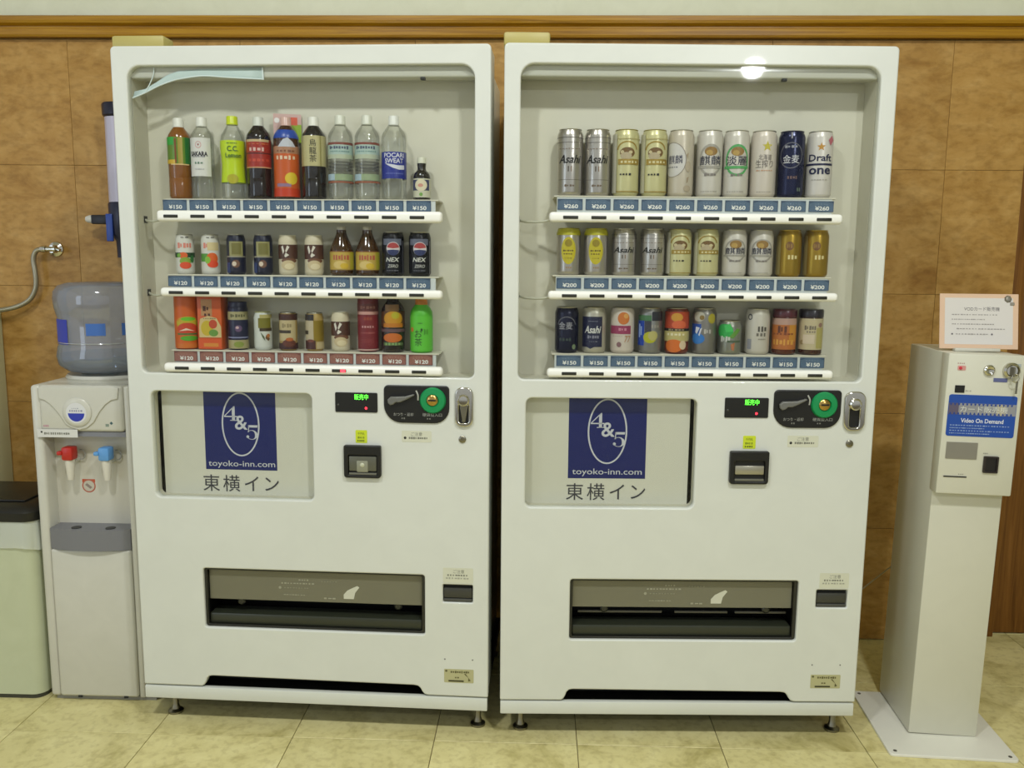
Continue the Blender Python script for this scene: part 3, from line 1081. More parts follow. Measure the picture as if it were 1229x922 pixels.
SILVER = mat('#b9b4ac', 0.28, 0.9)
RIM = mat('#b5b2a6', 0.3, 0.9)
CLEARPET = clear((0.955, 0.965, 0.94), 0.05, 0.05, 0.05, (0.75, 0.76, 0.70), name='clear_plastic')
WCAP = mat('#d9d8cc', 0.4)
CREAM = mat('#c9c4a2', 0.4)
PAPERW = mat('#cfcec8', 0.45)
BROWN = mat('#3a2418', 0.4)
GOLD = mat('#a48a3c', 0.35, 0.5)
NAVY = mat('#161a3e', 0.35)
BLACKI = mat('#15140f', 0.45)
REDI = mat('#a8281c', 0.42)
GREEN = mat('#2f8a3c', 0.42)
ORANGE = mat('#cf5a18', 0.42)
YELLOW = mat('#c2b62a', 0.42)


def d_green_tea(r):
    bottle(r, 'pet', .0293, .2075, mat('#7d4a0e', 0.15, coat=0.5), WCAP)
    wr = Wrap(.0294, .2075)
    wr.band(.43, .755, mat('#5c7e22', .3)).band(.43, .755, mat('#1f6a2a', .3), .45, 1.3).band(.43, .755, mat('#9a8a2a', .3), -.15, .25)
    wr.band(.44, .74, mat('#7c3f1c', .35), -.42, -.28).band(.66, .755, mat('#2f9a38', .3), -1.4, -.5).band(.43, .48, mat('#c6a22a', .3), -1.4, -.4)
    wr.band(.415, .43, mat('#cfae72', .3), -.8, .8)
    wr.build(r)


def d_white_panel(r):
    bottle(r, 'pet', .0293, .2095, CLEARPET, WCAP)
    wr = Wrap(.0294, .2095)
    wr.band(.275, .74, PAPERW, -1.35, .72).ell(-.35, .655, .26, .30, mat('#c4908c', .45), .8)
    wr.poly([(-.45, .665), (-.25, .665), (-.35, .64)], mat('#8e2a30', .5))
    wr.text('SAKARA', -.33, .545, mat('#26262c', .5), width=1.5, height=.058, bold=.04)
    wr.marks(-.85, .2, .51, .014, mat('#8a8a92', .5), 9, 2).marks(-.7, .05, .435, .028, mat('#5c7a64', .5), 3, 3).marks(-.7, .1, .36, .012, mat('#9a9aa0', .5), 8, 4)
    wr.build(r)


def d_lemon(r):
    bottle(r, 'waist', .0315, .212, CLEARPET, mat('#c2cf1e', .35), .0145, .022)
    lathe('sleeve', r, mat('#b5cc14', .32), [(q * 1.012, z) for q, z in smooth_bottle_profile('waist', .0315, .212) if .19 < z / .212 < .75], 28, ang=60)
    wr = Wrap(.0322, .212)
    gi = mat('#2f5a1c', .45)
    wr.marks(-.5, .35, .665, .012, gi, 6, 2).text('C.C.', -.05, .60, gi, width=.85, height=.062, bold=.02).text('Lemon', 0, .52, gi, width=1.25, height=.055, bold=.02)
    wr.ell(-.1, .24, .45, .38, mat('#a8a21e', .4))
    wr.build(r)


def d_cola(r):
    bottle(r, 'pet', .0315, .2095, mat('#160b0a', .12, coat=.5), mat('#c8cabe', .4))
    wr = Wrap(.0315, .2095)
    wr.band(.385, .72, mat('#97281a', .35)).band(.69, .72, mat('#b9a37a', .4), -1.2, .9).band(.545, .56, mat('#4c1510', .4)).band(.375, .39, mat('#b98a62', .4))
    wr.marks(-.8, .55, .60, .05, mat('#d0aaa0', .45), 4, 3).marks(-.9, .9, .665, .02, mat('#b5582e', .45), 5, 4).marks(-.9, .9, .47, .035, mat('#b9442c', .45), 5, 5)
    wr.build(r)


def d_orange_blue(r):
    bottle(r, 'pet', .032, .2095, mat('#3c2008', .2, coat=.4), mat('#c9a69a', .3))
    lathe('sleeve', r, mat('#24469a', .32), [(q * 1.012, z) for q, z in smooth_bottle_profile('pet', .032, .2095) if .67 < z / .2095 < .85], 28, ang=60)
    wr = Wrap(.0322, .2095)
    wr.band(.03, .56, mat('#bd551a', .35)).band(.55, .64, mat('#a4785a', .35)).poly([(-.7, .63), (-.25, .72), (.1, .74), (.5, .69), (.75, .63)], mat('#b9bcc4', .4))
    wr.ell(.35, .25, .52, .48, mat('#d0b428', .4)).band(.15, .19, mat('#8a6a84', .4), -.85, .3).marks(-.85, .8, .50, .055, mat('#d6bca0', .4), 5, 3).marks(-.8, .7, .58, .03, mat('#7a4a34', .4), 5, 4)
    wr.band(.03, .13, mat('#b9360f', .35))
    wr.build(r)
    p = Print(0.026)
    p.poly(rrect(-.031, .040, .150, .222, .008, 3), mat('#c9a8a0', .3))
    p.rect(.006, .040, .150, .196, mat('#8fae24', .4))
    p.rect(-.024, .000, .150, .180, mat('#9fae40', .4))
    p.rect(.010, .030, .194, .214, mat('#d2583a', .4))
    p.poly(ellipse(-.022, .205, .007, .007, 10), mat('#e4e0dc', .2))
    p.poly(ellipse(-.001, .199, .005, .005, 10), mat('#e4e0dc', .2))
    bm_box(p.bm, -.031, .040, .0262, .0275, .150, .222, 0, 1, 0)
    o = p.build('promotion_card', r)


def d_black_tea(r):
    bottle(r, 'pet', .031, .2095, mat('#17120e', .15, coat=.5), WCAP)
    wr = Wrap(.031, .2095)
    wr.band(.40, .765, mat('#b0a878', .4)).band(.40, .765, mat('#8d8652', .4), .48, .62).band(.40, .765, mat('#8d8652', .4), -1.1, -1.02)
    wr.text('烏龍茶', -.1, .585, mat('#22241a', .5), height=.085, vertical=True)
    wr.build(r)


def d_water(r):
    bottle(r, 'pet', .0315, .2135, CLEARPET, mat('#cfd0c0', .35))
    wr = Wrap(.0315, .2135)
    wr.band(.645, .672, mat('#7a4034', .4)).band(.53, .642, mat('#9fb4ac', .4)).band(.48, .53, mat('#a9b29a', .45)).marks(-1.0, .7, .61, .038, mat('#4c5468', .5), 8, 2)
    wr.marks(-.9, .8, .565, .016, mat('#6d8c88', .5), 9, 3)
    wr.band(.225, .30, mat('#8a9a78', .45), -.5, 1.2).band(.225, .30, mat('#9db2bc', .45), -1.4, -.5).band(.195, .215, mat('#8d4f34', .45))
    wr.build(r)
    for z in (.36, .40, .44):
        lathe('bottle_rib', r, CLEARPET, [(.0300, z * .2135 - .002), (.0322, z * .2135), (.0300, z * .2135 + .002)], 28, ang=60)


def d_sports(r):
    bottle(r, 'waist' if False else 'pet', .0315, .212, CLEARPET, mat('#d8d9d0', .4))
    wr = Wrap(.0315, .212)
    b = mat('#232f86', .35)
    wr.band(.25, .565, b)
    wi = mat('#c9cad4', .45)
    wr.text('POCARI', .0, .525, wi, width=1.75, height=.055, bold=.02).text('SWEAT', .0, .46, wi, width=1.55, height=.055, bold=.02)
    wr.poly([(-.8, .43), (-.3, .42), (.3, .405), (.9, .41), (.9, .36), (.4, .355), (-.1, .375), (-.5, .405)], wi)
    wr.marks(-.7, .8, .31, .02, mat('#5a66a8', .45), 9, 3)
    wr.build(r)


def d_vial(r):
    bottle(r, 'vial', .0225, .1085, mat('#191408', .15, coat=.5), mat('#c9c9b4', .4), .0115, .0155)
    wr = Wrap(.0225, .1085)
    wr.band(.06, .50, mat('#bdbca4', .45)).band(.22, .47, mat('#3c3f5e', .45), -1.3, .95).ell(-.1, .345, .72, .66, mat('#cfc6a8', .45)).ell(-.15, .34, .3, .2, mat('#c08a78', .5))
    wr.ell(-.1, .13, .2, .2, mat('#6f9a4a', .5))
    wr.build(r)


def d_fruit(var):
    def f(r):
        R, h = .0238, .1045
        can(r, R, h, mat('#c9c8be', .4), RIM)
        wr = Wrap(R, h)
        wr.marks(-.8, .8, .72, .14, mat('#cf7f6e', .45), 5, 2)
        if var:
            wr.band(.60, .80, mat('#c9b98a', .45), -.35, .95).band(.32, .52, mat('#4e8a30', .45), -1.3, -.3).ell(.15, .40, .62, .62, ORANGE).ell(.2, .26, .6, .4, mat('#d2431c', .42)).ell(-.35, .36, .3, .4, mat('#7fae34', .42))
        else:
            wr.band(.42, .54, mat('#1c3f1e', .45)).ell(-.2, .47, .45, .35, ORANGE).ell(-.7, .47, .25, .22, mat('#6aa038', .45)).ell(0, .33, .62, .42, mat('#7d9a34', .45)).ell(0, .22, .62, .38, mat('#cf4a24', .42)).ell(.75, .38, .25, .42, mat('#2c6a30', .42))
        wr.marks(-.4, .5, .92, .02, BLACKI, 2, 5)
        wr.build(r)
    return f


def d_navy_coffee(r):
    R, h = .0245, .1055
    can(r, R, h, mat('#14182e', .3), RIM)
    wr = Wrap(R, h)
    wr.band(.46, .82, mat('#8e8a58', .4), -.78, .72).band(.43, .46, mat('#8e8a78', .4)).band(.50, .78, mat('#6f6a34', .4), -.5, .5).ell(-.1, .27, .42, .42, mat('#6a4a38', .45)).ell(-.25, .27, .22, .25, mat('#c9bba8', .45)).band(.05, .30, mat('#2c3a66', .4), -1.2, -.7)
    wr.build(r)


def d_cream_brown(r):
    R, h = .0242, .1045
    can(r, R, h, mat('#c6bda2', .4), mat('#c9c4ae', .35))
    wr = Wrap(R, h)
    wr.band(.40, .76, mat('#4a2c1e', .4)).text('Cafe', -.2, .62, mat('#d0ccc0', .45), width=1.0, height=.17, shear=.3) if False else wr.band(.40, .76, mat('#4a2c1e', .4))
    wi = mat('#cdc8bc', .45)
    wr.poly([(-.75, .70), (-.55, .74), (-.40, .60), (-.55, .52)], wi).poly([(-.1, .74), (.15, .70), (-.2, .56), (-.3, .60)], wi).poly([(-.25, .56), (.1, .50), (-.3, .44), (-.4, .48)], wi)
    wr.ell(.1, .36, .85, .28, mat('#6a4630', .4)).ell(0, .25, .75, .52, mat('#bfae88', .42)).ell(.1, .22, .5, .32, mat('#cfc29e', .42))
    wr.build(r)


def d_bulb(r):
    R, h = .0305, .1275
    bottle(r, 'bulb', R, h, mat('#3c2408', .12, coat=.5), mat('#c9c3b2', .4), .0115, .015)
    wr = Wrap(R, h)
    wr.band(.11, .50, mat('#b59a44', .4)).band(.48, .50, mat('#7a4a1c', .4)).band(.11, .125, mat('#7a5a24', .4)).marks(-.75, .65, .37, .12, mat('#a8503a', .45), 6, 3)
    wr.ell(-.15, .22, .6, .34, mat('#c9b06a', .42)).ell(.2, .2, .35, .25, mat('#c4a42a', .42)).band(.13, .48, mat('#a8a028', .4), .75, 1.4)
    wr.build(r)


def d_cola_can(r):
    R, h = .0288, .1145
    can(r, R, h, mat('#0e0e14', .25, .3), RIM)
    wr = Wrap(R, h)
    wr.band(.70, .84, mat('#5c6070', .4), -1.0, .8)
    wr.ell(0, .62, .62, .60, mat('#c9c2c2', .4)).ell(0, .625, .56, .52, mat('#a03a3a', .42), 0, 0.15, PI - .15).ell(0, .60, .56, .52, mat('#222c58', .42), 0, PI + .1, 2 * PI - .1)
    wi = mat('#c4c4bc', .45)
    wr.text('NEX', -.05, .375, wi, width=1.15, height=.095, shear=.2, bold=.02).text('ZERO', -.02, .23, wi, width=.9, height=.07, shear=.2)
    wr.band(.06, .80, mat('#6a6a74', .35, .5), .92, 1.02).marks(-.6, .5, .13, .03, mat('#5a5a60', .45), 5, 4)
    wr.build(r)


def d_veg_orange(r):
    R, h = .0315, .136
    bottle(r, 'sleeved', R, .176, mat('#b5480f', .35), mat('#b4681a', .4), .018, .016)
    lathe('sleeve', r, mat('#bb5512', .4), [(R * 1.006, .010), (R * 1.006, .139)], 28)
    wr = Wrap(R, h)
    wr.band(.02, .64, mat('#c25a14', .4)).ell(.0, .52, .95, .55, mat('#b0a020', .42)).ell(.1, .60, .62, .16, mat('#5fae20', .42)).ell(0, .41, .85, .50, mat('#b93c1c', .42)).poly([(-.7, .36), (-.1, .42), (.6, .36), (.0, .38)], mat('#d9c4b0', .42))
    wr.band(.29, .32, mat('#4a6a30', .42), -.85, .8).ell(.15, .22, .75, .22, mat('#4f9a20', .42)).band(.03, .12, mat('#c2681c', .42), -.9, .9)
    wr.build(r)


def d_veg_carton(r):
    box('body', r, mat('#c2541a', .4), -.033, .033, -.025, .025, 0, .165, .003)
    box('cap', r, mat('#a8481a', .4), -.012, .012, -.012, .012, .165, .172, .001, 1)
    wr = Wrap(.033, .137, .025)
    wr.band(.66, .98, mat('#a87c50', .42), -.65, .25, 0, 0).marks(-.5, .1, .80, .10, mat('#4a2410', .5), 2, 2).marks(-.4, .2, .68, .06, mat('#4a2410', .5), 2, 3)
    wr.poly([(-.85, .24), (.95, .24), (.95, .45), (.6, .62), (-.1, .66), (-.75, .60), (-.85, .45)], mat('#c4ae78', .42))
    wr.ell(-.2, .42, .5, .62, mat('#b9a224', .42)).ell(.3, .50, .34, .36, mat('#b0401c', .42)).ell(.32, .33, .38, .28, mat('#5f8a34', .42)).marks(-.5, .6, .61, .03, mat('#8a7a58', .5), 6, 4)
    wr.band(.02, .22, mat('#c9501a', .4), -.95, .95).band(.06, .13, mat('#c97f2a', .4), -.5, .7)
    wr.build(r)


def d_navy_bottle(r):
    R, h = .026, .128
    can(r, R, h - .004, mat('#171a36', .3), RIM)
    lathe('cap', r, mat('#1c2040', .35), [(R * .80, h - .012), (R * .93, h - .012), (R * .93, h - .002), (R * .88, h), (0, h)], 24)
    wr = Wrap(R, h)
    wr.band(.63, .80, mat('#98926a', .4)).marks(-.8, .8, .715, .07, mat('#5a5638', .45), 6, 2).band(.03, .21, mat('#9c9468', .4)).band(.25, .275, mat('#7a7ea0', .35)).ell(0, .45, .35, .35, mat('#5a4464', .4)).ell(-.1, .47, .15, .14, mat('#b9a0a0', .45))
    wr.ell(0, .12, .5, .3, mat('#7d8a3a', .45))
    wr.build(r)


def d_white_green(r):
    R, h = .0235, .1025
    can(r, R, h, mat('#c4c8c0', .4), mat('#a8a874', .4))
    wr = Wrap(R, h)
    wr.band(.84, .93, mat('#a89f62', .4), -.35, 1.3).band(.58, .84, mat('#6f6a1c', .4), -.55, .95).band(.50, .58, mat('#3a2c1a', .4), -.4, 1.1).poly([(-.3, .48), (.1, .36), (.2, .24), (-.1, .34)], mat('#4f5a3a', .45)).poly([(.3, .40), (.75, .30), (.55, .24), (.2, .32)], mat('#6a4a2a', .45)).ell(.55, .38, .2, .22, mat('#a86a34', .45))
    wr.build(r)


def d_brown_can(turn):
    def f(r):
        R, h = .0238, .1015
        can(r, R, h, mat('#a48a4c', .4), RIM)
        wr = Wrap(R, h)
        if turn:
            wr.band(.26, .80, mat('#b0a488', .42), -1.4, -.15).band(.26, .80, mat('#8a7420', .35, .3), -.15, 1.3).band(.80, .96, mat('#2a2420', .4), -1.4, -.1).band(.05, .28, mat('#42201c', .4), -1.4, .05).band(.44, .54, mat('#3c3428', .45), -1.4, -.75)
            wr.band(.06, .24, mat('#b0a078', .45), .15, 1.3).ell(-.5, .27, .4, .18, mat('#6e3c2c', .42))
        else:
            wr.band(.80, .96, mat('#3e2018', .4)).band(.26, .80, mat('#b3a47c', .42), -1.15, .85).band(.46, .54, mat('#3c3226', .45), -1.3, .25).marks(-.7, .4, .66, .12, mat('#8a7c58', .45), 4, 2).band(.04, .20, mat('#38181a', .4)).ell(.05, .20, .75, .42, mat('#5a2c1e', .42)).ell(.1, .30, .4, .2, mat('#a85a24', .42))
        wr.build(r)
    return f


def d_dark_red(r):
    R, h = .0275, .134
    can(r, R, .158, mat('#6a1c1e', .35), mat('#7a3c38', .35))
    wr = Wrap(R, h)
    wr.band(.74, .80, mat('#b98a80', .42)).band(.80, .955, mat('#5c2420', .42)).marks(-.8, .8, .88, .06, mat('#8a5a4c', .45), 5, 2).band(.03, .06, mat('#b9958a', .42)).band(.07, .73, mat('#701a20', .4), -1.3, .95).marks(-.6, .6, .50, .05, mat('#b98a88', .45), 5, 3)
    wr.marks(-.7, .7, .38, .03, mat('#9a5250', .45), 6, 4).marks(-.4, .4, .66, .06, mat('#8a3a24', .45), 3, 5).marks(-.6, .6, .22, .1, mat('#7d2a2c', .45), 6, 6)
    wr.build(r)


def d_black_orange(r):
    R, h = .0305, .136
    bottle(r, 'short', R, .168, mat('#1c1512', .2, coat=.4), mat('#5a3418', .4), .018, .016)
    wr = Wrap(R, h)
    wr.band(.50, .80, mat('#4a2a12', .4)).band(.80, .93, mat('#6a4a18', .4), -.7, .5).ell(0, .66, .85, .62, mat('#b9840f', .42)).ell(.2, .72, .35, .3, mat('#a8a01c', .42)).band(.49, .57, mat('#b06a10', .42), -.9, .9)
    wr.band(.40, .46, mat('#5c4448', .45)).ell(-.05, .29, .85, .40, mat('#b9601c', .42)).band(.14, .20, mat('#4a5a34', .45), -.9, .9).marks(-.7, .7, .17, .06, mat('#7a9a5c', .45), 5, 3)
    wr.build(r)


def d_green_tea_small(r):
    R, h = .0295, .133
    bottle(r, 'short', R, .158, mat('#4fae2a', .35), mat('#c2762a', .4), .0165, .040)
    wr = Wrap(R, h)
    wr.band(.04, .73, mat('#58b832', .4)).text('お茶', -.30, .30, mat('#142410', .5), height=.15, vertical=True, bold=.03).ell(-.95, .46, .2, .22, mat('#b9762a', .45)).marks(.2, .6, .42, .12, mat('#3f8a24', .45), 3, 2).ell(.0, .46, .1, .14, mat('#1c4a14', .5)).marks(-.3, .1, .59, .03, mat('#2f6a1c', .45), 3, 3)
    wr.build(r)


def d_silver_beer(R, h):
    def f(r):
        can(r, R, h, SILVER, RIM)
        wr = Wrap(R, h)
        wr.text('Asahi', 0, .545, BLACKI, width=1.75, height=.125, shear=.35, bold=.02)
        wr.band(.79, .797, mat('#55504a', .4)).band(.865, .872, mat('#55504a', .4)).band(.235, .242, mat('#6a655c', .4), -1, 1).marks(-.4, .4, .15, .035, mat('#6a5a48', .45), 4, 2)
        wr.band(.36, .44, mat('#4a3f34', .45), -.16, -.08).band(.36, .44, mat('#7a6048', .45), .08, .14).marks(-.9, .9, .70, .02, mat('#8a7e74', .4), 7, 3)
        wr.build(r)
    return f


def d_cream_beer(R, h):
    def f(r):
        can(r, R, h, mat('#c2bd8c', .32, .25), mat('#a89c58', .3, .8))
        wr = Wrap(R, h)
        br = mat('#6a4f28', .45)
        gd = mat('#9a8136', .4, .3)
        wr.ell(.1, .68, .88, .72, gd, .86, .15, PI - .1).ell(.1, .65, .60, .40, br).ell(.0, .60, .45, .28, mat('#a89a7c', .45)).ell(.35, .655, .16, .12, mat('#b9ac84', .45)).ell(-.3, .66, .14, .12, mat('#b9ac84', .45))
        wr.band(.47, .555, gd, -.62, 1.2).marks(-.4, 1.0, .51, .04, mat('#c9bf90', .42), 5, 3).marks(-.45, .45, .325, .035, BLACKI, 4, 4)
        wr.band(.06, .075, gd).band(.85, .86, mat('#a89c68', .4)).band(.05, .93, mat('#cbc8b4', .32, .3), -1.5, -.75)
        wr.build(r)
    return f


def d_hops(r):
    R, h = .0325, .1655
    can(r, R, h, mat('#bdb4a2', .35, .2), RIM)
    wr = Wrap(R, h)
    wr.ell(-.7, .55, 1.15, 1.35, mat('#8c8478', .4), .95).ell(-.7, .55, 1.08, 1.28, mat('#c2bfba', .38))
    wr.text('麒麟', -.45, .555, NAVY, width=1.2, height=.13, bold=.03).marks(-1.1, -.2, .44, .022, mat('#6a6a70', .45), 6, 3)
    wr.poly([(.5, .28), (.68, .30), (.62, .22), (.48, .2)], mat('#9a8a72', .45)).poly([(.42, .62), (.6, .66), (.55, .56)], mat('#9a8a72', .45)).ell(.6, .45, .25, .4, mat('#ab9f8a', .45)).ell(.55, .12, .3, .25, mat('#a39680', .45))
    wr.build(r)


def d_ring_beer(R, h, ringc, big, word='麒麟'):
    def f(r):
        can(r, R, h, mat('#c4bfb4', .34, .2), RIM)
        wr = Wrap(R, h)
        rc = mat(ringc, .42)
        wr.ell(.12, .55, .98, 1.22 if big else .95, rc, .84)
        wr.ell(.12, .68, .5, .34, mat('#8a6a34', .45)).ell(.0, .66, .25, .2, mat('#a88a48', .45))
        wr.text(word, .1, .545, mat('#1c2038', .5), width=1.7, height=.14, bold=.03)
        wr.band(.425, .465, rc, -.95, 1.1).marks(-.35, .6, .33, .04, mat('#77706a', .45), 4, 2)
        wr.marks(-.6, .7, .08, .012, mat('#8a8478', .45), 7, 3)
        wr.build(r)
    return f


def d_star_white(r):
    R, h = .0325, .1655
    can(r, R, h, mat('#c6bdb0', .36, .15), RIM)
    wr = Wrap(R, h)
    wr.star(.28, .76, .42, mat('#b4a82c', .42))
    wr.text('北海道', .15, .60, mat('#6e6862', .5), width=1.0, height=.085).text('生搾り', .1, .50, mat('#6e6862', .5), width=1.35, height=.12)
    wr.marks(-.5, .8, .40, .018, mat('#b58a6c', .45), 7, 2).marks(-.4, .7, .08, .012, mat('#8a8478', .45), 6, 3)
    wr.build(r)


def d_blue_wheat(r):
    R, h = .0325, .1655
    can(r, R, h, mat('#141a3c', .22, .45), mat('#3c3c48', .3, .7))
    wr = Wrap(R, h)
    lt = mat('#8a8a92', .4)
    wr.ell(.0, .63, .92, 1.0, mat('#5a5a62', .4), .92).text('金麦', .0, .575, mat('#c9c9cc', .45), width=1.25, height=.125).marks(-.5, .5, .76, .04, lt, 4, 2).band(.88, .97, lt, -.06, .06)
    wr.marks(-.2, .6, .30, .05, mat('#6a5048', .45), 4, 3).marks(.55, .9, .12, .08, mat('#5a6a5a', .45), 2, 4)
    wr.build(r)


def d_draft(r):
    R, h = .0325, .1655
    can(r, R, h, mat('#c9c4bc', .34, .15), RIM)
    wr = Wrap(R, h)
    wr.star(.12, .76, .34, mat('#b5842e', .42)).text('Draft', .1, .60, NAVY, width=1.85, height=.105, bold=.02).band(.485, .515, NAVY, -1.2, 1.2).text('one', .1, .40, NAVY, width=1.7, height=.095, bold=.025)
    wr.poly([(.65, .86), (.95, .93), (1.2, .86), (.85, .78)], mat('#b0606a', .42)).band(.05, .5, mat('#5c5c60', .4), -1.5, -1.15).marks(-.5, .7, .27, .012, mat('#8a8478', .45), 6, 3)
    wr.build(r)


def d_yellow_top(r):
    R, h = .031, .1195
    can(r, R, h, SILVER, mat('#a8a01e', .3, .5))
    wr = Wrap(R, h)
    yl = mat('#a8a212', .4)
    lathe('shoulder', r, yl, [(R * 1.012, h - .018), (R * 1.005, h - .014), (R * .985, h - .0105), (R * .895, h - .003)], 28)
    wr.ell(.0, .52, .62, 1.12, mat('#b5a820', .4)).marks(-.45, .45, .52, .035, mat('#5a4a14', .5), 5, 2).marks(-.4, .4, .45, .03, mat('#5a4a14', .5), 4, 3).ell(0, .68, .3, .3, mat('#8a7a14', .45)).marks(-.3, .3, .36, .02, mat('#7a6a1c', .5), 4, 4)
    wr.marks(-.2, .3, .16, .04, mat('#9a8468', .45), 3, 5)
    wr.build(r)


def d_gold(r):
    R, h = .031, .1195
    can(r, R, h, mat('#a08330', .28, .75), mat('#b49a44', .28, .8))
    wr = Wrap(R, h)
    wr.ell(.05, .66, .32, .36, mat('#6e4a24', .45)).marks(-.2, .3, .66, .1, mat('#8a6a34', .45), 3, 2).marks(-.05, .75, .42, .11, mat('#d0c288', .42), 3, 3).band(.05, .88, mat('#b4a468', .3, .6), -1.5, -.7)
    wr.build(r)


def d_navy_small(r):
    R, h = .031, .1195
    can(r, R, h, mat('#10132c', .22, .4), RIM)
    wr = Wrap(R, h)
    wr.ell(.0, .58, .85, .85, mat('#55555c', .4), .9, .2, PI - .2).text('金麦', -.1, .60, mat('#9a9aa0', .45), width=1.2, height=.16).marks(-.6, .5, .30, .08, mat('#2c3a34', .45), 4, 3).ell(.65, .14, .18, .22, mat('#6a7a5c', .45))
    wr.build(r)


def d_navy_panel(r):
    R, h = .031, .1195
    can(r, R, h, mat('#b4b0a0', .3, .5), RIM)
    wr = Wrap(R, h)
    wr.band(.14, .80, mat('#141838', .35), -1.3, .72).poly([(-.7, .15), (.1, .15), (-.3, .10)], mat('#141838', .35))
    wr.text('Asahi', -.12, .52, mat('#c9c9c4', .45), width=1.35, height=.16, shear=.3, bold=.02).marks(-.55, .45, .36, .07, mat('#7a7a88', .45), 5, 2).marks(-.5, .3, .70, .02, mat('#7a7a88', .45), 6, 3).marks(-.4, .3, .26, .02, mat('#6a6a78', .45), 4, 4)
    wr.build(r)


def d_orange_white(r):
    R, h = .031, .1195
    can(r, R, h, mat('#bfb5a8', .36), RIM)
    wr = Wrap(R, h)
    wr.ell(.1, .77, .5, .52, mat('#b96a2c', .42)).ell(.3, .82, .2, .2, mat('#c4904a', .42)).band(.43, .61, mat('#8a2f52', .42), -1.2, .75).marks(-.3, .4, .53, .06, mat('#b97a8c', .45), 3, 2)
    wr.ell(-.25, .20, .2, .22, mat('#7a5a5c', .45)).text('77', .45, .32, mat('#a4703c', .45), width=.5, height=.14, shear=.2).marks(-.8, .1, .38, .012, mat('#8a8074', .45), 5, 3)
    wr.build(r)


def d_lemon_blue(r):
    R, h = .031, .1195
    can(r, R, h, mat('#8a8a88', .3, .7), RIM)
    wr = Wrap(R, h)
    wr.band(.18, .72, mat('#1f44a8', .32, .2), -1.4, -.5).band(.72, .84, mat('#3f6a44', .35), -1.3, .1).band(.72, .92, mat('#22242c', .35), .15, 1.3).band(.45, .72, mat('#34343c', .38), -.45, .1).marks(-1.1, -.6, .5, .3, mat('#8aa4dc', .4), 2, 2)
    wr.ell(.0, .36, .55, .48, mat('#a4a414', .42)).ell(.25, .40, .4, .4, mat('#a8a060', .42)).marks(.1, .8, .60, .08, mat('#9a968c', .42), 3, 3)
    wr.build(r)


def d_peach(r):
    R, h = .031, .1195
    can(r, R, h, mat('#6a2c1c', .35), RIM)
    wr = Wrap(R, h)
    wr.band(.52, .92, mat('#a03a1c', .4)).ell(.0, .80, .5, .36, mat('#b9862a', .42)).ell(.2, .64, .62, .36, mat('#c25a34', .42)).band(.50, .56, BLACKI).marks(-.7, .7, .53, .04, mat('#8a7a5c', .45), 5, 2)
    wr.band(.28, .50, mat('#b0a468', .42)).marks(-.8, .8, .43, .06, mat('#cfc8a8', .42), 5, 3).ell(-.2, .18, .75, .55, mat('#c2621a', .42)).ell(.55, .20, .3, .38, mat('#c9b494', .42))
    wr.build(r)


def d_blue_silver(r):
    R, h = .031, .1195
    can(r, R, h, mat('#86837c', .3, .7), RIM)
    wr = Wrap(R, h)
    wr.band(.34, .66, mat('#1f4a9a', .3, .2), -1.4, -.25).ell(-.55, .34, .62, .45, mat('#2a6cb4', .35)).ell(.65, .78, .35, .42, mat('#9a8f28', .42)).ell(-.45, .82, .5, .42, mat('#a8a494', .35)).ell(-.2, .80, .2, .2, mat('#7a6434', .42))
    wr.poly([(-.7, .60), (-.35, .58), (-.6, .44), (-.75, .48)], mat('#c4c8d0', .42)).poly([(-.3, .56), (-.15, .58), (-.35, .40), (-.45, .42)], mat('#c4c8d0', .42)).marks(.0, .6, .50, .1, mat('#b0aca4', .42), 3, 2)
    wr.build(r)


def d_green_small(r):
    R, h = .0305, .0875
    can(r, R, h, mat('#8d8f84', .3, .7), RIM)
    wr = Wrap(R, h)
    gn = mat('#2a9a44', .38)
    wr.ell(-.45, .70, .75, .6, gn).poly([(-.1, .50), (.6, .78), (1.0, .74), (.3, .48)], mat('#5a8a34', .4)).poly([(-.5, .86), (.0, .92), (.3, .70), (-.3, .66)], mat('#3cb455', .38))
    wr.text('Wine', -.1, .45, mat('#c9ccc4', .45), width=1.3, height=.2, shear=.35) if False else wr.marks(-.75, .1, .46, .18, mat('#b9bcb4', .45), 4, 2)
    wr.poly([(.1, .30), (.45, .36), (.4, .12), (.2, .14)], mat('#a86a44', .45)).band(.36, .42, mat('#4a5a44', .42), -.2, 1.0)
    wr.build(r)


def d_white_black(r):
    R, h = .031, .1195
    can(r, R, h, mat('#bdb8ac', .36, .15), RIM)
    wr = Wrap(R, h)
    wr.ell(-.65, .82, .22, .26, mat('#55555a', .45), .6).marks(-.8, -.45, .26, .24, mat('#77777c', .45), 3, 2).text('生', .42, .62, mat('#4a463e', .5), height=.10).text('搾', .42, .50, mat('#3a362e', .5), height=.12) if False else wr.ell(-.65, .82, .22, .26, mat('#55555a', .45), .6)
    wr.band(.12, .34, mat('#8a8a90', .45), -.85, -.45).marks(.05, .85, .56, .14, mat('#4f4a42', .5), 3, 3).marks(-.05, .85, .44, .10, mat('#6a645a', .5), 3, 4).marks(.1, .8, .34, .03, mat('#8a8478', .5), 4, 5)
    wr.build(r)


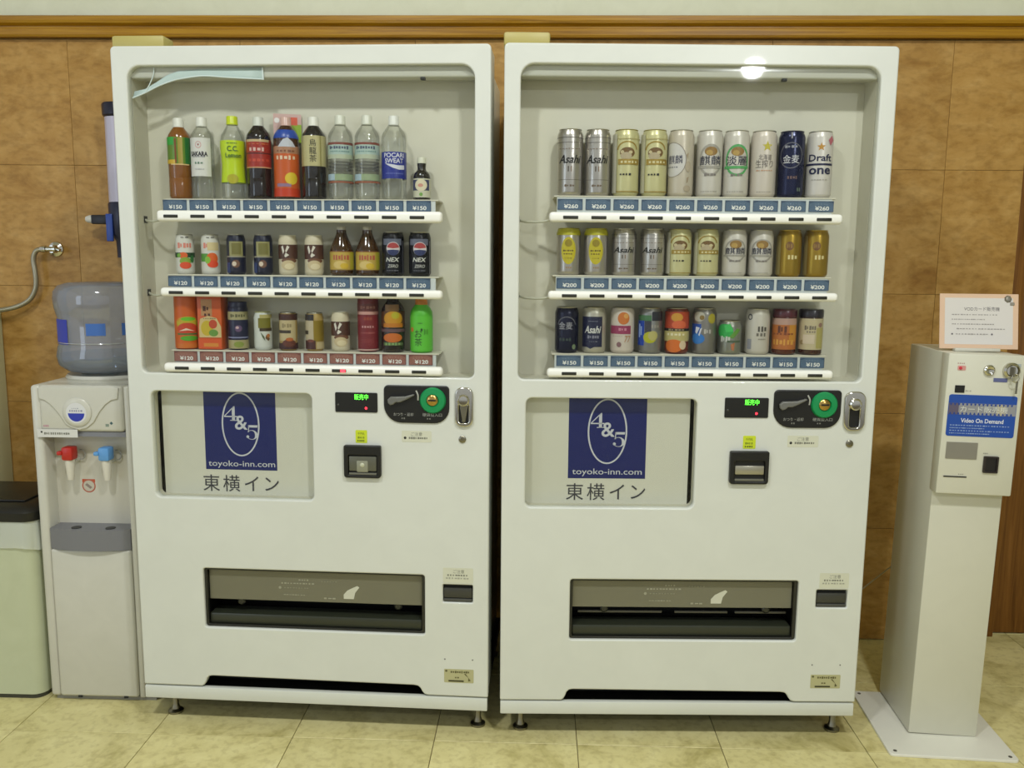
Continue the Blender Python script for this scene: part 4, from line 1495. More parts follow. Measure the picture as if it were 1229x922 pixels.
def d_jar(bodyc, capc, kind):
    def f(r):
        R, h = .0305, .119
        lathe('body', r, mat(bodyc, .2, coat=.4), smooth_bottle_profile('jar', R, h), 28, ang=60)
        lathe('cap', r, mat(capc, .3, coat=.3), [(0, h * .82), (R * 1.0, h * .82), (R * 1.02, h * .84), (R * 1.02, h * .97), (R * .95, h), (0, h)], 28)
        wr = Wrap(R, h)
        if kind == 0:
            wr.band(.12, .80, mat('#a8622a', .42)).band(.66, .80, mat('#a8887a', .42)).marks(-.5, .3, .56, .16, mat('#5a2c18', .48), 3, 2).band(.30, .66, mat('#b97f2a', .42), .45, 1.2).marks(-.9, .9, .28, .14, mat('#c9923c', .42), 6, 3).marks(-.9, .9, .46, .05, mat('#7a3c1c', .42), 6, 4)
        else:
            wr.band(.12, .80, mat('#b4a886', .42)).marks(-.5, .5, .60, .10, mat('#6a6252', .48), 5, 2).marks(-.3, .5, .51, .05, mat('#7a7060', .48), 4, 3).band(.15, .60, mat('#a49a5a', .42), .5, 1.2).ell(-.7, .28, .2, .2, mat('#8a7a54', .45)).ell(.85, .66, .2, .2, mat('#8a6a5c', .45)).band(.25, .45, mat('#c2b49c', .42), -.6, .35)
        wr.build(r)
    return f


def build_drinks(mloc, mrot, side, rows, group_words):
    c, s = math.cos(mrot), math.sin(mrot)
    for k, row in enumerate(rows):
        st = STAND[side][k]
        for (u, name, cat, label, fn) in row:
            x = mloc[0] + u * c - YY * s
            y = mloc[1] + u * s + YY * c
            face = math.atan2(-x, 2.26)
            r = thing(name, label, cat, (x, y, st + 0.0002), mrot * 0.4 if cat == 'carton' else face, group_words[k])
            fn(r)


ML = ((-1.0939, 0.0425, 0.0), -0.0335)
MR = ((-0.0916, 0.0, 0.0), 0.0335)

LEFT_ROWS = [
    [(.1455, 'tea_bottle', 'bottle', 'amber tea bottle with green label, leftmost on left machine\'s top shelf', d_green_tea),
     (.207, 'drink_bottle', 'bottle', 'clear bottle with white panel reading SAKARA, second on left machine\'s top shelf', d_white_panel),
     (.289, 'lemon_soda_bottle', 'bottle', 'bright yellow bottle with yellow cap and green C.C. Lemon lettering', d_lemon),
     (.358, 'cola_bottle', 'bottle', 'dark cola bottle with red label and white cap on left machine\'s top shelf', d_cola),
     (.431, 'orange_drink_bottle', 'bottle', 'orange bottle with blue shoulder and pink and green card behind it', d_orange_blue),
     (.504, 'oolong_tea_bottle', 'bottle', 'black tea bottle with cream label and vertical characters, white cap', d_black_tea),
     (.574, 'water_bottle', 'bottle', 'clear water bottle, left of the two, next to the black tea bottle', d_water),
     (.644, 'water_bottle', 'bottle', 'clear water bottle, right of the two, next to the blue-labelled bottle', d_water),
     (.714, 'sports_drink_bottle', 'bottle', 'clear bottle with blue label reading POCARI SWEAT and a white wave', d_sports),
     (.786, 'vitamin_drink_bottle', 'bottle', 'small dark brown bottle at right end of left machine\'s top shelf', d_vial)],
    [(.148, 'juice_can', 'can', 'small white fruit can with dark green stripe, leftmost on left machine\'s middle shelf', d_fruit(0)),
     (.218, 'juice_can', 'can', 'small white fruit can with orange fruit, second on left machine\'s middle shelf', d_fruit(1)),
     (.288, 'coffee_can', 'can', 'navy coffee can with olive panel, left of the navy pair', d_navy_coffee),
     (.361, 'coffee_can', 'can', 'navy coffee can with olive panel, right of the navy pair', d_navy_coffee),
     (.428, 'milk_coffee_can', 'can', 'cream can with brown band, beside the navy cans on middle shelf', d_cream_brown),
     (.498, 'milk_coffee_can', 'can', 'cream can with brown band, beside the amber bottles on middle shelf', d_cream_brown),
     (.572, 'orange_soda_bottle', 'bottle', 'amber pear-shaped bottle with yellow label, left of the two', d_bulb),
     (.641, 'orange_soda_bottle', 'bottle', 'amber pear-shaped bottle with yellow label, right of the two, beside black cans', d_bulb),
     (.709, 'cola_can', 'can', 'black cola can reading NEX ZERO, left of the black pair', d_cola_can),
     (.780, 'cola_can', 'can', 'black cola can reading NEX ZERO, right end of left machine\'s middle shelf', d_cola_can)],
    [(.145, 'vegetable_juice_bottle', 'bottle', 'orange bottle with red oval and green leaves, leftmost on left machine\'s bottom shelf', d_veg_orange),
     (.217, 'vegetable_juice_carton', 'carton', 'square orange carton with fruit picture on left machine\'s bottom shelf', d_veg_carton),
     (.286, 'coffee_bottle_can', 'can', 'navy bottle can with cream bands beside the orange carton', d_navy_bottle),
     (.354, 'latte_can', 'can', 'small white can with olive square on left machine\'s bottom shelf', d_white_green),
     (.423, 'coffee_can', 'can', 'brown coffee can with cream front label facing forward', d_brown_can(0)),
     (.495, 'coffee_can', 'can', 'brown coffee can turned so its gold side shows', d_brown_can(1)),
     (.565, 'milk_coffee_can', 'can', 'cream can with brown band on bottom shelf left of the dark red can', d_cream_brown),
     (.640, 'tea_can', 'can', 'tall dark red can with pale pink ring', d_dark_red),
     (.707, 'tea_bottle', 'bottle', 'black bottle with orange and yellow label on left machine\'s bottom shelf', d_black_orange),
     (.783, 'green_tea_bottle', 'bottle', 'bright green tea bottle with orange cap at right end of bottom shelf', d_green_tea_small)],
]
RT = (.0325, .1655)
RS = (.031, .1195)
RIGHT_ROWS = [
    [(.169, 'beer_can', 'can', 'tall silver beer can reading Asahi, leftmost on right machine\'s top shelf', d_silver_beer(*RT)),
     (.239, 'beer_can', 'can', 'tall silver beer can reading Asahi, second on right machine\'s top shelf', d_silver_beer(*RT)),
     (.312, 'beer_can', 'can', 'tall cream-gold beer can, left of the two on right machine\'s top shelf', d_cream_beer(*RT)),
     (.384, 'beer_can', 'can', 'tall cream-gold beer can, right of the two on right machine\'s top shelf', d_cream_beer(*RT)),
     (.452, 'beer_can', 'can', 'tall pale can with navy block and hop pattern', d_hops),
     (.525, 'beer_can', 'can', 'tall pale can with grey ring and dark characters', d_ring_beer(.0325, .1655, '#98948a', True)),
     (.593, 'beer_can', 'can', 'tall white can with big green ring', d_ring_beer(.0325, .1655, '#4f9a58', True, '淡麗')),
     (.663, 'beer_can', 'can', 'tall white can with yellow star and grey characters', d_star_white),
     (.734, 'beer_can', 'can', 'tall dark blue can with white characters in a ring', d_blue_wheat),
     (.806, 'beer_can', 'can', 'tall white can reading Draft one with a gold star', d_draft)],
    [(.169, 'cocktail_can', 'can', 'silver can with yellow top and oval, leftmost on right machine\'s middle shelf', d_yellow_top),
     (.240, 'cocktail_can', 'can', 'silver can with yellow top and oval, second on right machine\'s middle shelf', d_yellow_top),
     (.313, 'beer_can', 'can', 'short silver can reading Asahi, beside the yellow-topped cans', d_silver_beer(*RS)),
     (.387, 'beer_can', 'can', 'short silver can reading Asahi, beside the cream cans', d_silver_beer(*RS)),
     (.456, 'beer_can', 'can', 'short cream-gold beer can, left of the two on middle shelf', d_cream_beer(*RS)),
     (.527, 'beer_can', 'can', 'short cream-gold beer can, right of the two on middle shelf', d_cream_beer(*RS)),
     (.599, 'beer_can', 'can', 'short pale can with navy characters, left of the two', d_ring_beer(.031, .1195, '#98948a', False)),
     (.668, 'beer_can', 'can', 'short pale can with navy characters, right of the two, beside gold cans', d_ring_beer(.031, .1195, '#98948a', False)),
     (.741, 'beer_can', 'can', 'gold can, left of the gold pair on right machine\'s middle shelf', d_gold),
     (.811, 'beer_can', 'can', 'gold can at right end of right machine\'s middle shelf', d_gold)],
    [(.168, 'beer_can', 'can', 'short black and navy can, leftmost on right machine\'s bottom shelf', d_navy_small),
     (.240, 'beer_can', 'can', 'short silver can with navy panel and white Asahi lettering', d_navy_panel),
     (.314, 'cocktail_can', 'can', 'white can with orange fruit and magenta band', d_orange_white),
     (.387, 'cocktail_can', 'can', 'silver can with blue stripe and lemon on right machine\'s bottom shelf', d_lemon_blue),
     (.457, 'cocktail_can', 'can', 'red and orange fruit can with black band', d_peach),
     (.529, 'cocktail_can', 'can', 'silver can with blue swirl left of the short green can', d_blue_silver),
     (.597, 'cocktail_can', 'can', 'shortest can, silver with green splash', d_green_small),
     (.669, 'cocktail_can', 'can', 'white can with dark characters beside the short green can', d_white_black),
     (.739, 'snack_jar', 'jar', 'jar with dark red lid and orange label', d_jar('#4a1c10', '#4a1420', 0)),
     (.809, 'snack_jar', 'jar', 'jar with black lid and cream label', d_jar('#3a1c12', '#1c1620', 1))],
]


# ------------------------------------------------------------------ other things
def build_strip():
    """The pale plastic strip sagging under the lamp cover behind the left window."""
    r = thing('plastic_strip', 'pale blue-white plastic strip sagging under the lamp cover of left machine', 'strip', ML[0], ML[1])
    top = [(.052, 1.722), (.080, 1.728), (.110, 1.744), (.140, 1.762), (.170, 1.772), (.232, 1.776), (.300, 1.7775), (.389, 1.7785)]
    bot = [(.046, 1.704), (.078, 1.716), (.110, 1.731), (.140, 1.742), (.170, 1.750), (.232, 1.7575), (.300, 1.7535), (.389, 1.749)]
    bm = bmesh.new()

    def yof(i, j):
        return 0.0145 + (0.0012 * math.sin(i * 1.7) if j == 1 else 0.0)
    rows = []
    for i, (a, b) in enumerate(zip(top, bot)):
        vs = []
        for j in range(5):
            t = j / 4
            vs.append(bm.verts.new((a[0] + (b[0] - a[0]) * t, 0.0160 - 0.0010 * math.sin(t * PI) + 0.0005 * math.sin(i * 2.1 + j), a[1] + (b[1] - a[1]) * t)))
        rows.append(vs)
    for A, B in zip(rows[:-1], rows[1:]):
        for j in range(4):
            bm.faces.new((A[j], A[j + 1], B[j + 1], B[j]))
    me = bm_mesh(bm, 'strip', 70)
    o = link('film', me, r, mat('#bccdc9', .35))
    md = o.modifiers.new('thickness', 'SOLIDIFY')
    md.thickness = 0.0006
    m2 = mat('#d3dedc', .35)
    tube('edge_cord', r, m2, [(p[0], .0156, p[1] + .0015) for p in bot], 0.0019, 8)
    tube('side_cord', r, m2, [(.106, .0148, 1.779), (.104, .0148, 1.762), (.093, .0148, 1.739), (.080, .0148, 1.719)], 0.0014, 8)
    tube('end_cord', r, m2, [(.388, .0156, 1.779), (.3885, .0156, 1.765), (.389, .0156, 1.749)], 0.0024, 8)


def build_dispenser():
    r = thing('water_dispenser', 'white floor-standing water dispenser with red and blue taps beside left machine', 'water dispenser', (-1.4285, 0.15, 0.0))
    wd, D = 0.323, 0.34
    # carcass with a recessed tap bay
    bm = bmesh.new()
    bm_box(bm, 0.0, wd, 0.055, D, 0.012, 0.943, 0.010, 3)
    bm_box(bm, 0.0, 0.030, 0.0, 0.075, 0.012, 0.943, 0.010, 3)
    bm_box(bm, 0.284, wd, 0.004, 0.075, 0.012, 0.943, 0.010, 3)
    bm_box(bm, 0.266, 0.2835, 0.0, 0.075, 0.012, 0.943, 0.006, 3)
    link('body', bm_mesh(bm, 'body'), r, M_PLASTW)
    box('base', r, mat('#8d8b80', .5), 0.012, wd - 0.012, 0.012, D - 0.012, 0.0, 0.013)
    up = box('upper_panel', r, M_PLASTW, 0.026, 0.2655, -0.004, 0.06, 0.812, 0.944, 0.010, 3)
    # raised swoosh and medallion
    plate('panel_relief', up, M_PLASTW, [(0.030, 0.906)] + [(0.030 + 0.072 * t, 0.906 - 0.072 * (t ** 1.8)) for t in (0.2, .4, .6, .8, 1.0)] +
          [(0.118, 0.824), (0.140, 0.818), (0.162, 0.824), (0.182, 0.840)] + [(0.182 + 0.072 * t, 0.840 + 0.068 * (1 - (1 - t) ** 2.0)) for t in (.25, .5, .75, 1.0)] + [(0.258, 0.940), (0.030, 0.940)], 0.005, -0.0085, 0.002)
    lathe('medallion', up, M_PLASTW, [(0, 0), (0.041, 0), (0.041, 0.003), (0.037, 0.006), (0.030, 0.0065), (0, 0.0065)], 36, (0.138, -0.0085, 0.869), 'Y')
    p = Print(-0.0152)
    p.poly(ellipse(0.138, 0.868, 0.029, 0.029, 32), mat('#d6d6d4', .4))
    p.poly([(0.138 + 0.0235 * math.cos(a), 0.867 + 0.0235 * math.sin(a)) for a in [PI + PI * k / 16 for k in range(17)]], mat('#2634a4', .35))
    p.marks(0.119, 0.157, 0.874, 0.006, mat('#8a8aa0', .5), 6, 3)
    p.marks(0.126, 0.146, 0.881, 0.003, mat('#a4a4ac', .5), 4, 4)
    p.build('emblem', up)
    p = Print(-0.0042)
    p.marks(0.036, 0.052, 0.828, 0.006, mat('#b98a94', .5), 3, 5)
    p.build('hot_mark', up)
    p = Print(-0.0042)
    p.rect(0.214, 0.224, 0.828, 0.836, mat('#7d8a7c', .5)).poly([(0.226, 0.838), (0.231, 0.843), (0.236, 0.838), (0.231, 0.833)], mat('#3c5a5c', .5))
    p.build('cold_mark', up)
    box('bay_lamp_strip', r, mat('#7c7d82', .45), 0.028, 0.2655, 0.004, 0.058, 0.797, 0.8115)
    tape = box('paper_label', r, mat('#d4d3cc', .55), 0.018, 0.134, -0.0068, -0.0060, 0.796, 0.819)
    p = Print(-0.0069)
    p.poly(ellipse(0.031, 0.811, 0.003, 0.003, 8), M_INK)
    p.marks(0.038, 0.112, 0.807, 0.007, M_INKSOFT, 12, 6)
    p.build('label_writing', tape)
    box('bay_back', r, mat('#c6c2b2', .4), 0.029, 0.2665, 0.0545, 0.0565, 0.50, 0.80)
    # taps
    for tx, colr, lab in ((0.093, '#b5281c', 'red hot-water tap'), (0.199, '#5f98cf', 'light blue cold-water tap')):
        t = lathe('tap', r, mat('#d5d0c0', .35), [(0, 0.650), (0.0085, 0.650), (0.011, 0.668), (0.0135, 0.700), (0.0135, 0.712), (0, 0.714)], 18, (tx, 0.018, 0.018 - 0.0))
        t['label'] = lab
        bm = bmesh.new()
        bm_box(bm, tx - 0.016, tx + 0.016, 0.000, 0.036, 0.726, 0.765, 0.006, 2)
        bm_box(bm, tx - 0.027, tx - 0.012, -0.004, 0.014, 0.742, 0.754, 0.004, 2)
        link('tap_handle', bm_mesh(bm, 'handle'), t, mat(colr, .35))
        tube('tap_stem', t, M_PLASTW, [(tx, 0.03, 0.720), (tx, 0.056, 0.720)], 0.010, 12)
        tube('safety_ring', t, mat('#9a9a92', .4), [(tx + 0.018 + 0.012 * math.cos(a), 0.046, 0.735 + 0.014 * math.sin(a)) for a in [-1.9 + 3.8 * k / 8 for k in range(9)]], 0.0018, 6)
    p = Print(0.0542)
    cx, cz = 0.124, 0.640
    p.rect(cx - 0.019, cx + 0.019, cz + 0.010, cz + 0.020, mat('#b9502c', .5))
    p.ring(cx, cz, 0.020, 0.020, 0.0035, mat('#b0604a', .5), 28)
    p.poly(ellipse(cx, cz, 0.0162, 0.0162, 24), mat('#bdb6a4', .5))
    p.poly([(cx - 0.011, cz + 0.003), (cx - 0.005, cz + 0.008), (cx + 0.010, cz - 0.004), (cx + 0.004, cz - 0.009)], mat('#8a7a70', .5))
    p.build('caution_sticker', r)
    # drip tray
    bm = bmesh.new()
    pts = [(0.032, 0.054), (0.032, 0.0), (0.060, -0.012), (0.110, -0.020), (0.150, -0.022), (0.190, -0.020), (0.240, -0.012), (0.2655, 0.0), (0.2655, 0.054)]
    A = [bm.verts.new((x, y, 0.468)) for x, y in pts]
    B = [bm.verts.new((x, y, 0.528)) for x, y in pts]
    for k in range(len(pts)):
        k2 = (k + 1) % len(pts)
        bm.faces.new((A[k], A[k2], B[k2], B[k]))
    bm.faces.new(A)
    bm.faces.new(B)
    tray = link('drip_tray', bm_mesh(bm, 'tray', 30), r, mat('#77777a', .45))
    for tx in (0.105, 0.205):
        lathe('drain', tray, mat('#2a2a2a', .5), [(0, 0.5282), (0.014, 0.5282), (0.014, 0.5296), (0.009, 0.5300), (0, 0.5292)], 18, (tx, 0.008, 0))
    lo = box('lower_door', r, M_PLASTW, 0.031, 0.2655, -0.006, 0.058, 0.016, 0.467, 0.008, 3)
    for tx in (0.085, 0.222):
        box('door_notch', lo, M_DARK, tx, tx + 0.012, -0.0066, 0.0, 0.0135, 0.0195, 0.001)
    # bottle socket on top
    lathe('bottle_socket', r, M_PLASTW, [(0.115, 0.9425), (0.118, 0.950), (0.112, 0.958), (0.075, 0.958), (0.072, 0.950), (0, 0.950)], 36, (0.134, 0.190, 0))
    # upturned water bottle
    b = thing('water_bottle', 'large upturned translucent blue water bottle on the dispenser', 'water bottle', (-1.4285 + 0.134, 0.15 + 0.190, 0.950))
    prof = [(0.028, 0.0015), (0.030, 0.004), (0.060, 0.009), (0.110, 0.018), (0.133, 0.036), (0.1385, 0.062), (0.134, 0.088), (0.130, 0.100), (0.130, 0.176), (0.134, 0.190), (0.1375, 0.205),
            (0.140, 0.232), (0.137, 0.252), (0.124, 0.268), (0.100, 0.276), (0.060, 0.278), (0, 0.274)]
    lathe('shell', b, clear((0.78, 0.83, 0.90), 0.07, 0.08, 0.28, (0.42, 0.48, 0.58), name='blue_bottle_plastic'), prof, 44, ang=60)
    wt = [(0, 0.003), (0.029, 0.006), (0.058, 0.011), (0.108, 0.020), (0.131, 0.037), (0.1365, 0.060), (0.1365, 0.066), (0, 0.066)]
    lathe('water', b, clear((0.80, 0.84, 0.88), 0.03, 0.02, 0.08, (0.40, 0.45, 0.5), name='water_clear'), wt, 44, ang=40)
    # blue labels printed round the bottle
    wr = Wrap(0.1312, 0.278)
    wr.band(.36, .62, mat('#1a2fa8', .4), -1.0, -.42)
    wr.build(b, 'bottle_label')
    for sa, sw in ((.25, .20), (.98, .20)):
        wr = Wrap(0.1312, 0.278)
        wr.band(.46, .585, mat('#3f68ac', .4), sa - sw, sa + sw)
        wr.build(b, 'bottle_label')
    tube('level_seam', b, clear((0.9, 0.93, 0.95), 0.5, 0.1, 0.3, (0.7, 0.75, 0.8), name='seam_plastic'), [(0.1312 * math.sin(a), -0.1312 * math.cos(a), 0.104) for a in [-1.2 + 2.0 * k / 10 for k in range(11)]], 0.0016, 6)


def build_bin():
    r = thing('rubbish_bin', 'pale green-white bin with black lid and bag at left edge', 'bin', (-1.806, 0.145, 0.0))
    wd, D = 0.362, 0.30

    def frustum(z0, z1, i0, i1, rad, y_extra=0.0):
        bm = bmesh.new()
        rings = []
        for z, ins in ((z0, i0), (z1, i1)):
            rings.append([bm.verts.new((x, y, z)) for x, y in rrect(ins, wd - ins, ins, D - ins, rad, 5)])
        n = len(rings[0])
        for k in range(n):
            bm.faces.new((rings[0][k], rings[0][(k + 1) % n], rings[1][(k + 1) % n], rings[1][k]))
        bm.faces.new(rings[0])
        bm.faces.new(rings[1])
        return bm_mesh(bm, 'frustum', 40)
    link('bin_body', frustum(0.014, 0.545, 0.008, 0.003, 0.035), r, M_BIN)
    link('bin_foot', frustum(0.0, 0.014, 0.012, 0.010, 0.032), r, mat('#3c3c34', .5))
    # bag folded over the rim: a thin wavy skirt
    bm = bmesh.new()
    rows = []
    base = rrect(0.0, wd, 0.0, D, 0.036, 8)
    fine = []
    for i in range(len(base)):
        a, b = base[i], base[(i + 1) % len(base)]
        m = max(1, int(math.dist(a, b) / 0.02))
        for k in range(m):
            fine.append((a[0] + (b[0] - a[0]) * k / m, a[1] + (b[1] - a[1]) * k / m))
    cxy = (wd / 2, D / 2)
    for j, z in enumerate((0.462, 0.485, 0.510, 0.532, 0.5475)):
        vs = []
        for i, (x, y) in enumerate(fine):
            wv = (0.0025 * math.sin(i * 0.9 + j * 0.3) + 0.0015 * math.sin(i * 2.3)) * (1 - j / 5)
            k = 1 + (wv + 0.004 * (1 - j / 4)) / 0.17
            vs.append(bm.verts.new((cxy[0] + (x - cxy[0]) * k, cxy[1] + (y - cxy[1]) * k, z + (0.006 * math.sin(i * 0.37) if j == 0 else 0))))
        rows.append(vs)
    n = len(fine)
    for A, B in zip(rows[:-1], rows[1:]):
        for k in range(n):
            bm.faces.new((A[k], A[(k + 1) % n], B[(k + 1) % n], B[k]))
    link('bin_bag', bm_mesh(bm, 'bag', 80), r, clear((0.9, 0.92, 0.88), 0.06, 0.25, 0.62, (0.74, 0.77, 0.68), name='bag_film'))
    # lid: low pitched cover with a rim
    bm = bmesh.new()
    rr = []
    for z, ins in ((0.546, -0.004), (0.572, -0.006), (0.580, 0.0), (0.590, 0.020), (0.592, 0.030)):
        rr.append([bm.verts.new((x, y, z)) for x, y in rrect(ins, wd - ins, ins, D - ins, 0.036, 5)])
    n = len(rr[0])
    for A, B in zip(rr[:-1], rr[1:]):
        for k in range(n):
            bm.faces.new((A[k], A[(k + 1) % n], B[(k + 1) % n], B[k]))
    bm.faces.new(rr[0])
    bm.faces.new(rr[-1])
    lid = link('lid', bm_mesh(bm, 'lid', 40), r, mat('#14130f', .42))
    box('swing_flap', lid, mat('#191813', .38), 0.045, wd - 0.045, 0.045, D - 0.045, 0.5918, 0.598, 0.004)
    tube('lid_hinge', lid, mat('#6f6e64', .3), [(wd - 0.030, D - 0.03, 0.594), (wd - 0.018, D - 0.012, 0.598)], 0.004, 8)


def build_appliance():
    r = thing('white_appliance', 'tall off-white cabinet edge behind the bin at far left', 'cabinet', (-2.285, 0.475, 0.0))
    box('cabinet_body', r, mat('#c4c49a', .4), 0.0, 0.455, 0.0, 0.21, 0.02, 1.118, 0.006)
    box('cabinet_door', r, mat('#cfceb4', .4), 0.004, 0.440, -0.018, -0.0005, 0.03, 1.108, 0.005)
    for x in (0.03, 0.42):
        for y in (0.03, 0.18):
            lathe('foot', r, M_STEEL, [(0, 0), (0.014, 0), (0.014, 0.02), (0, 0.02)], 12, (x, y, 0))


def build_hose():
    r = thing('wall_tap_hose', 'chrome wall valve with grey braided hose bending down to the left', 'hose', (-1.628, 0.69, 1.326))
    lathe('wall_flange', r, M_CHROME, [(0, 0), (0.026, 0), (0.024, 0.006), (0.012, 0.012), (0.012, 0.030), (0, 0.030)], 24, (0, -0.0002, 0), 'Y')
    lathe('valve_body', r, M_CHROME, [(0, -0.034), (0.010, -0.034), (0.012, -0.028), (0.012, -0.016), (0.009, -0.014), (0.009, 0.008), (0.013, 0.010), (0.013, 0.018), (0, 0.018)], 18, (0.0, -0.034, 0), 'X')
    tube('hose', r, mat('#a29c84', .3, .7), [(-0.034, -0.034, 0.0), (-0.052, -0.034, -0.008), (-0.062, -0.034, -0.035), (-0.058, -0.034, -0.085), (-0.061, -0.034, -0.130), (-0.085, -0.036, -0.170), (-0.135, -0.040, -0.195), (-0.20, -0.050, -0.207), (-0.26, -0.07, -0.215)], 0.0085, 12)
    tube('valve_knob', r, M_CHROME, [(0.016, -0.034, 0), (0.030, -0.034, -0.004)], 0.006, 12)


def build_cups():
    r = thing('cup_dispenser', 'wall-hung paper cup tube with dark blue ends and side lever beside left machine', 'cup dispenser', (-1.362, 0.63, 1.30))
    lathe('tube', r, mat('#b9b4c6', .3, coat=.3), [(0, 0.166), (0.043, 0.166), (0.043, 0.458), (0, 0.458)], 32)
    lathe('top_cap', r, mat('#17172a', .35), [(0, 0.446), (0.0435, 0.446), (0.049, 0.452), (0.050, 0.484), (0.046, 0.490), (0, 0.490)], 32)
    lathe('bottom_holder', r, mat('#171a33', .35), [(0, 0.0), (0.026, 0.0), (0.028, 0.055), (0.044, 0.075), (0.047, 0.172), (0.0435, 0.178), (0, 0.178)], 32)
    box('blue_face', r, mat('#2c4a9c', .35), -0.040, -0.018, -0.046, -0.038, 0.052, 0.140, 0.003)
    lev = box('side_lever', r, mat('#15151c', .4), -0.105, -0.040, -0.014, 0.014, 0.108, 0.138, 0.004)
    lathe('lever_tip', lev, mat('#d3d2c8', .4), [(0, -0.128), (0.009, -0.126), (0.013, -0.116), (0.013, -0.104), (0, -0.104)], 16, (0, 0, 0.124), 'X')
    for z in (0.12, 0.466):
        box('wall_bracket', r, mat('#1b1b26', .4), -0.02, 0.02, 0.036, 0.0598, z - 0.014, z + 0.014)


def build_kiosk():
    KX, KY, rz = 1.128, 0.125, -0.055
    r = thing('card_kiosk', 'slim white card-vending kiosk on a flat plate right of the machines', 'kiosk', (KX, KY, 0.0), rz)
    # local frame: x right, y back, origin at plate centre
    pb = plate('base_plate', r, mottled('plate_enamel', [(0.3, '#e3e1d3'), (0.7, '#e7e5d7')], 8, 0.4, 3), rrect(-0.166, 0.166, -0.172, 0.172, 0.012, 4), 0.008, 0.0, 0.0015)
    pb.data.transform(Matrix(((1, 0, 0, 0), (0, 0, 1, 0), (0, -1, 0, 0.008), (0, 0, 0, 1))))
    for bx in (-0.148, 0.148):
        for by in (-0.155, 0.155):
            lathe('plate_bolt', pb, mat('#55544a', .4), [(0, 0.0081), (0.005, 0.0081), (0.005, 0.0088), (0, 0.0092)], 12, (bx, by, 0))
    lean = 0.0
    x0, x1 = -0.082, 0.100
    cy = -0.064
    tilt = Matrix.Rotation(0.017, 4, 'Y')
    col = box('column', r, M_KIOSK, x0, x1, cy, 0.180, 0.0082, 1.072, 0.004)
    hd = box('head', r, M_KIOSK, x0 - 0.004, x1 + 0.004, cy - 0.034, cy + 0.012, 0.703, 1.073, 0.004)
    col.matrix_local = Matrix.Translation((-0.0, 0, 0.0015)) @ tilt
    hd.matrix_local = Matrix.Translation((-0.0, 0, 0.0015)) @ tilt
    yf = cy - 0.034
    # face details, measured from the head's left edge (hx) and given in heights
    hx = x0 - 0.007

    def X(t):
        return hx + t
    # pilot lamp
    pl = plate('lamp_plate', hd, mat('#d0948c', .4), rrect(X(0.027), X(0.047), 1.030, 1.042, 0.002, 2), 0.001, yf - 0.001)
    lathe('pilot_lamp', pl, mat('#b4303c', .3, emit=.25), [(0, 0), (0.004, 0), (0.003, 0.003), (0, 0.0035)], 14, (X(0.034), yf - 0.001, 1.036), 'Y')
    k1 = lathe('small_lock', hd, M_CHROME, [(0, 0), (0.0135, 0), (0.0135, 0.006), (0.010, 0.009), (0.007, 0.007), (0, 0.0075)], 24, (X(0.104), yf, 1.033), 'Y')
    k2 = lathe('large_lock', hd, M_CHROME, [(0, 0), (0.0205, 0), (0.0205, 0.008), (0.016, 0.013), (0.013, 0.010), (0, 0.010)], 28, (X(0.158), yf, 1.034), 'Y')
    box('key', k2, M_STEEL, X(0.1565), X(0.1595), yf - 0.022, yf - 0.010, 1.020, 1.044, 0.0005, 1)
    tube('key_ring', k2, M_CHROME, [(X(0.163) + 0.009 * math.sin(a), yf - 0.018, 1.016 + 0.010 * math.cos(a)) for a in [2 * PI * k / 12 for k in range(13)]], 0.0012, 6)
    box('spare_key', k2, M_STEEL, X(0.166), X(0.171), yf - 0.018, yf - 0.016, 0.976, 1.008, 0.0005, 1)
    box('blue_tag', hd, mat('#5c628c', .4), X(0.118), X(0.152), yf - 0.0012, yf - 0.0002, 1.003, 1.013)
    box('sensor_window', hd, M_BLACK, X(0.025), X(0.049), yf - 0.002, yf - 0.0002, 0.972, 0.991, 0.0005, 1)
    p = Print(yf - 0.0002)
    p.marks(X(0.052), X(0.067), 0.977, 0.004, mat('#a3a194', .5), 3, 2)
    p.marks(X(0.026), X(0.046), 1.048, 0.003, mat('#b0847c', .5), 4, 3)
    p.marks(X(0.055), X(0.070), 0.757, 0.004, mat('#98968a', .5), 3, 4)
    p.marks(X(0.112), X(0.126), 0.815, 0.003, mat('#98968a', .5), 4, 5)
    p.rect(X(0.170), X(0.182), 1.043, 1.051, mat('#a9b0b0', .5))
    p.build('face_print', hd)
    # blue picture sticker
    s0, s1 = X(0.013), X(0.182)
    z0, z1 = 0.858, 0.967
    st = plate('video_sticker', hd, mat('#1f4a9e', .35), rrect(s0, s1, z0, z1, 0.006, 4), 0.0008, yf - 0.001)
    p = Print(yf - 0.0011)
    p.rect(s0 + 0.001, s1 - 0.001, 0.915, 0.945, mat('#8f8f92', .4))
    p.rect(s0 + 0.001, s0 + 0.026, 0.915, 0.945, mat('#5c5468', .4))
    p.rect(s0 + 0.122, s0 + 0.140, 0.915, 0.945, mat('#b0a890', .4))
    tb = mat('#1a3f8e', .4)
    n = 16
    for k in range(n):
        xx = s0 + 0.003 + (s1 - s0 - 0.008) * k / n
        p.poly([(xx, 0.9445), (xx + 0.006, 0.9445), (xx + 0.004, 0.939), (xx + 0.002, 0.939)], tb)
        p.k -= 1
        p.poly([(xx, 0.9155), (xx + 0.006, 0.9155), (xx + 0.004, 0.921), (xx + 0.002, 0.921)], tb)
        p.k -= 1
    p.k += 1
    p.text('カード販売機', s0 + 0.089, 0.930, mat('#d6d6cc', .45), width=0.118, height=0.0165, bold=.02)
    p.text('Video On Demand', s0 + 0.087, 0.9, mat('#d6dae4', .45), width=0.106, height=0.0115, bold=.02)
    sb = mat('#8fa4cc', .5)
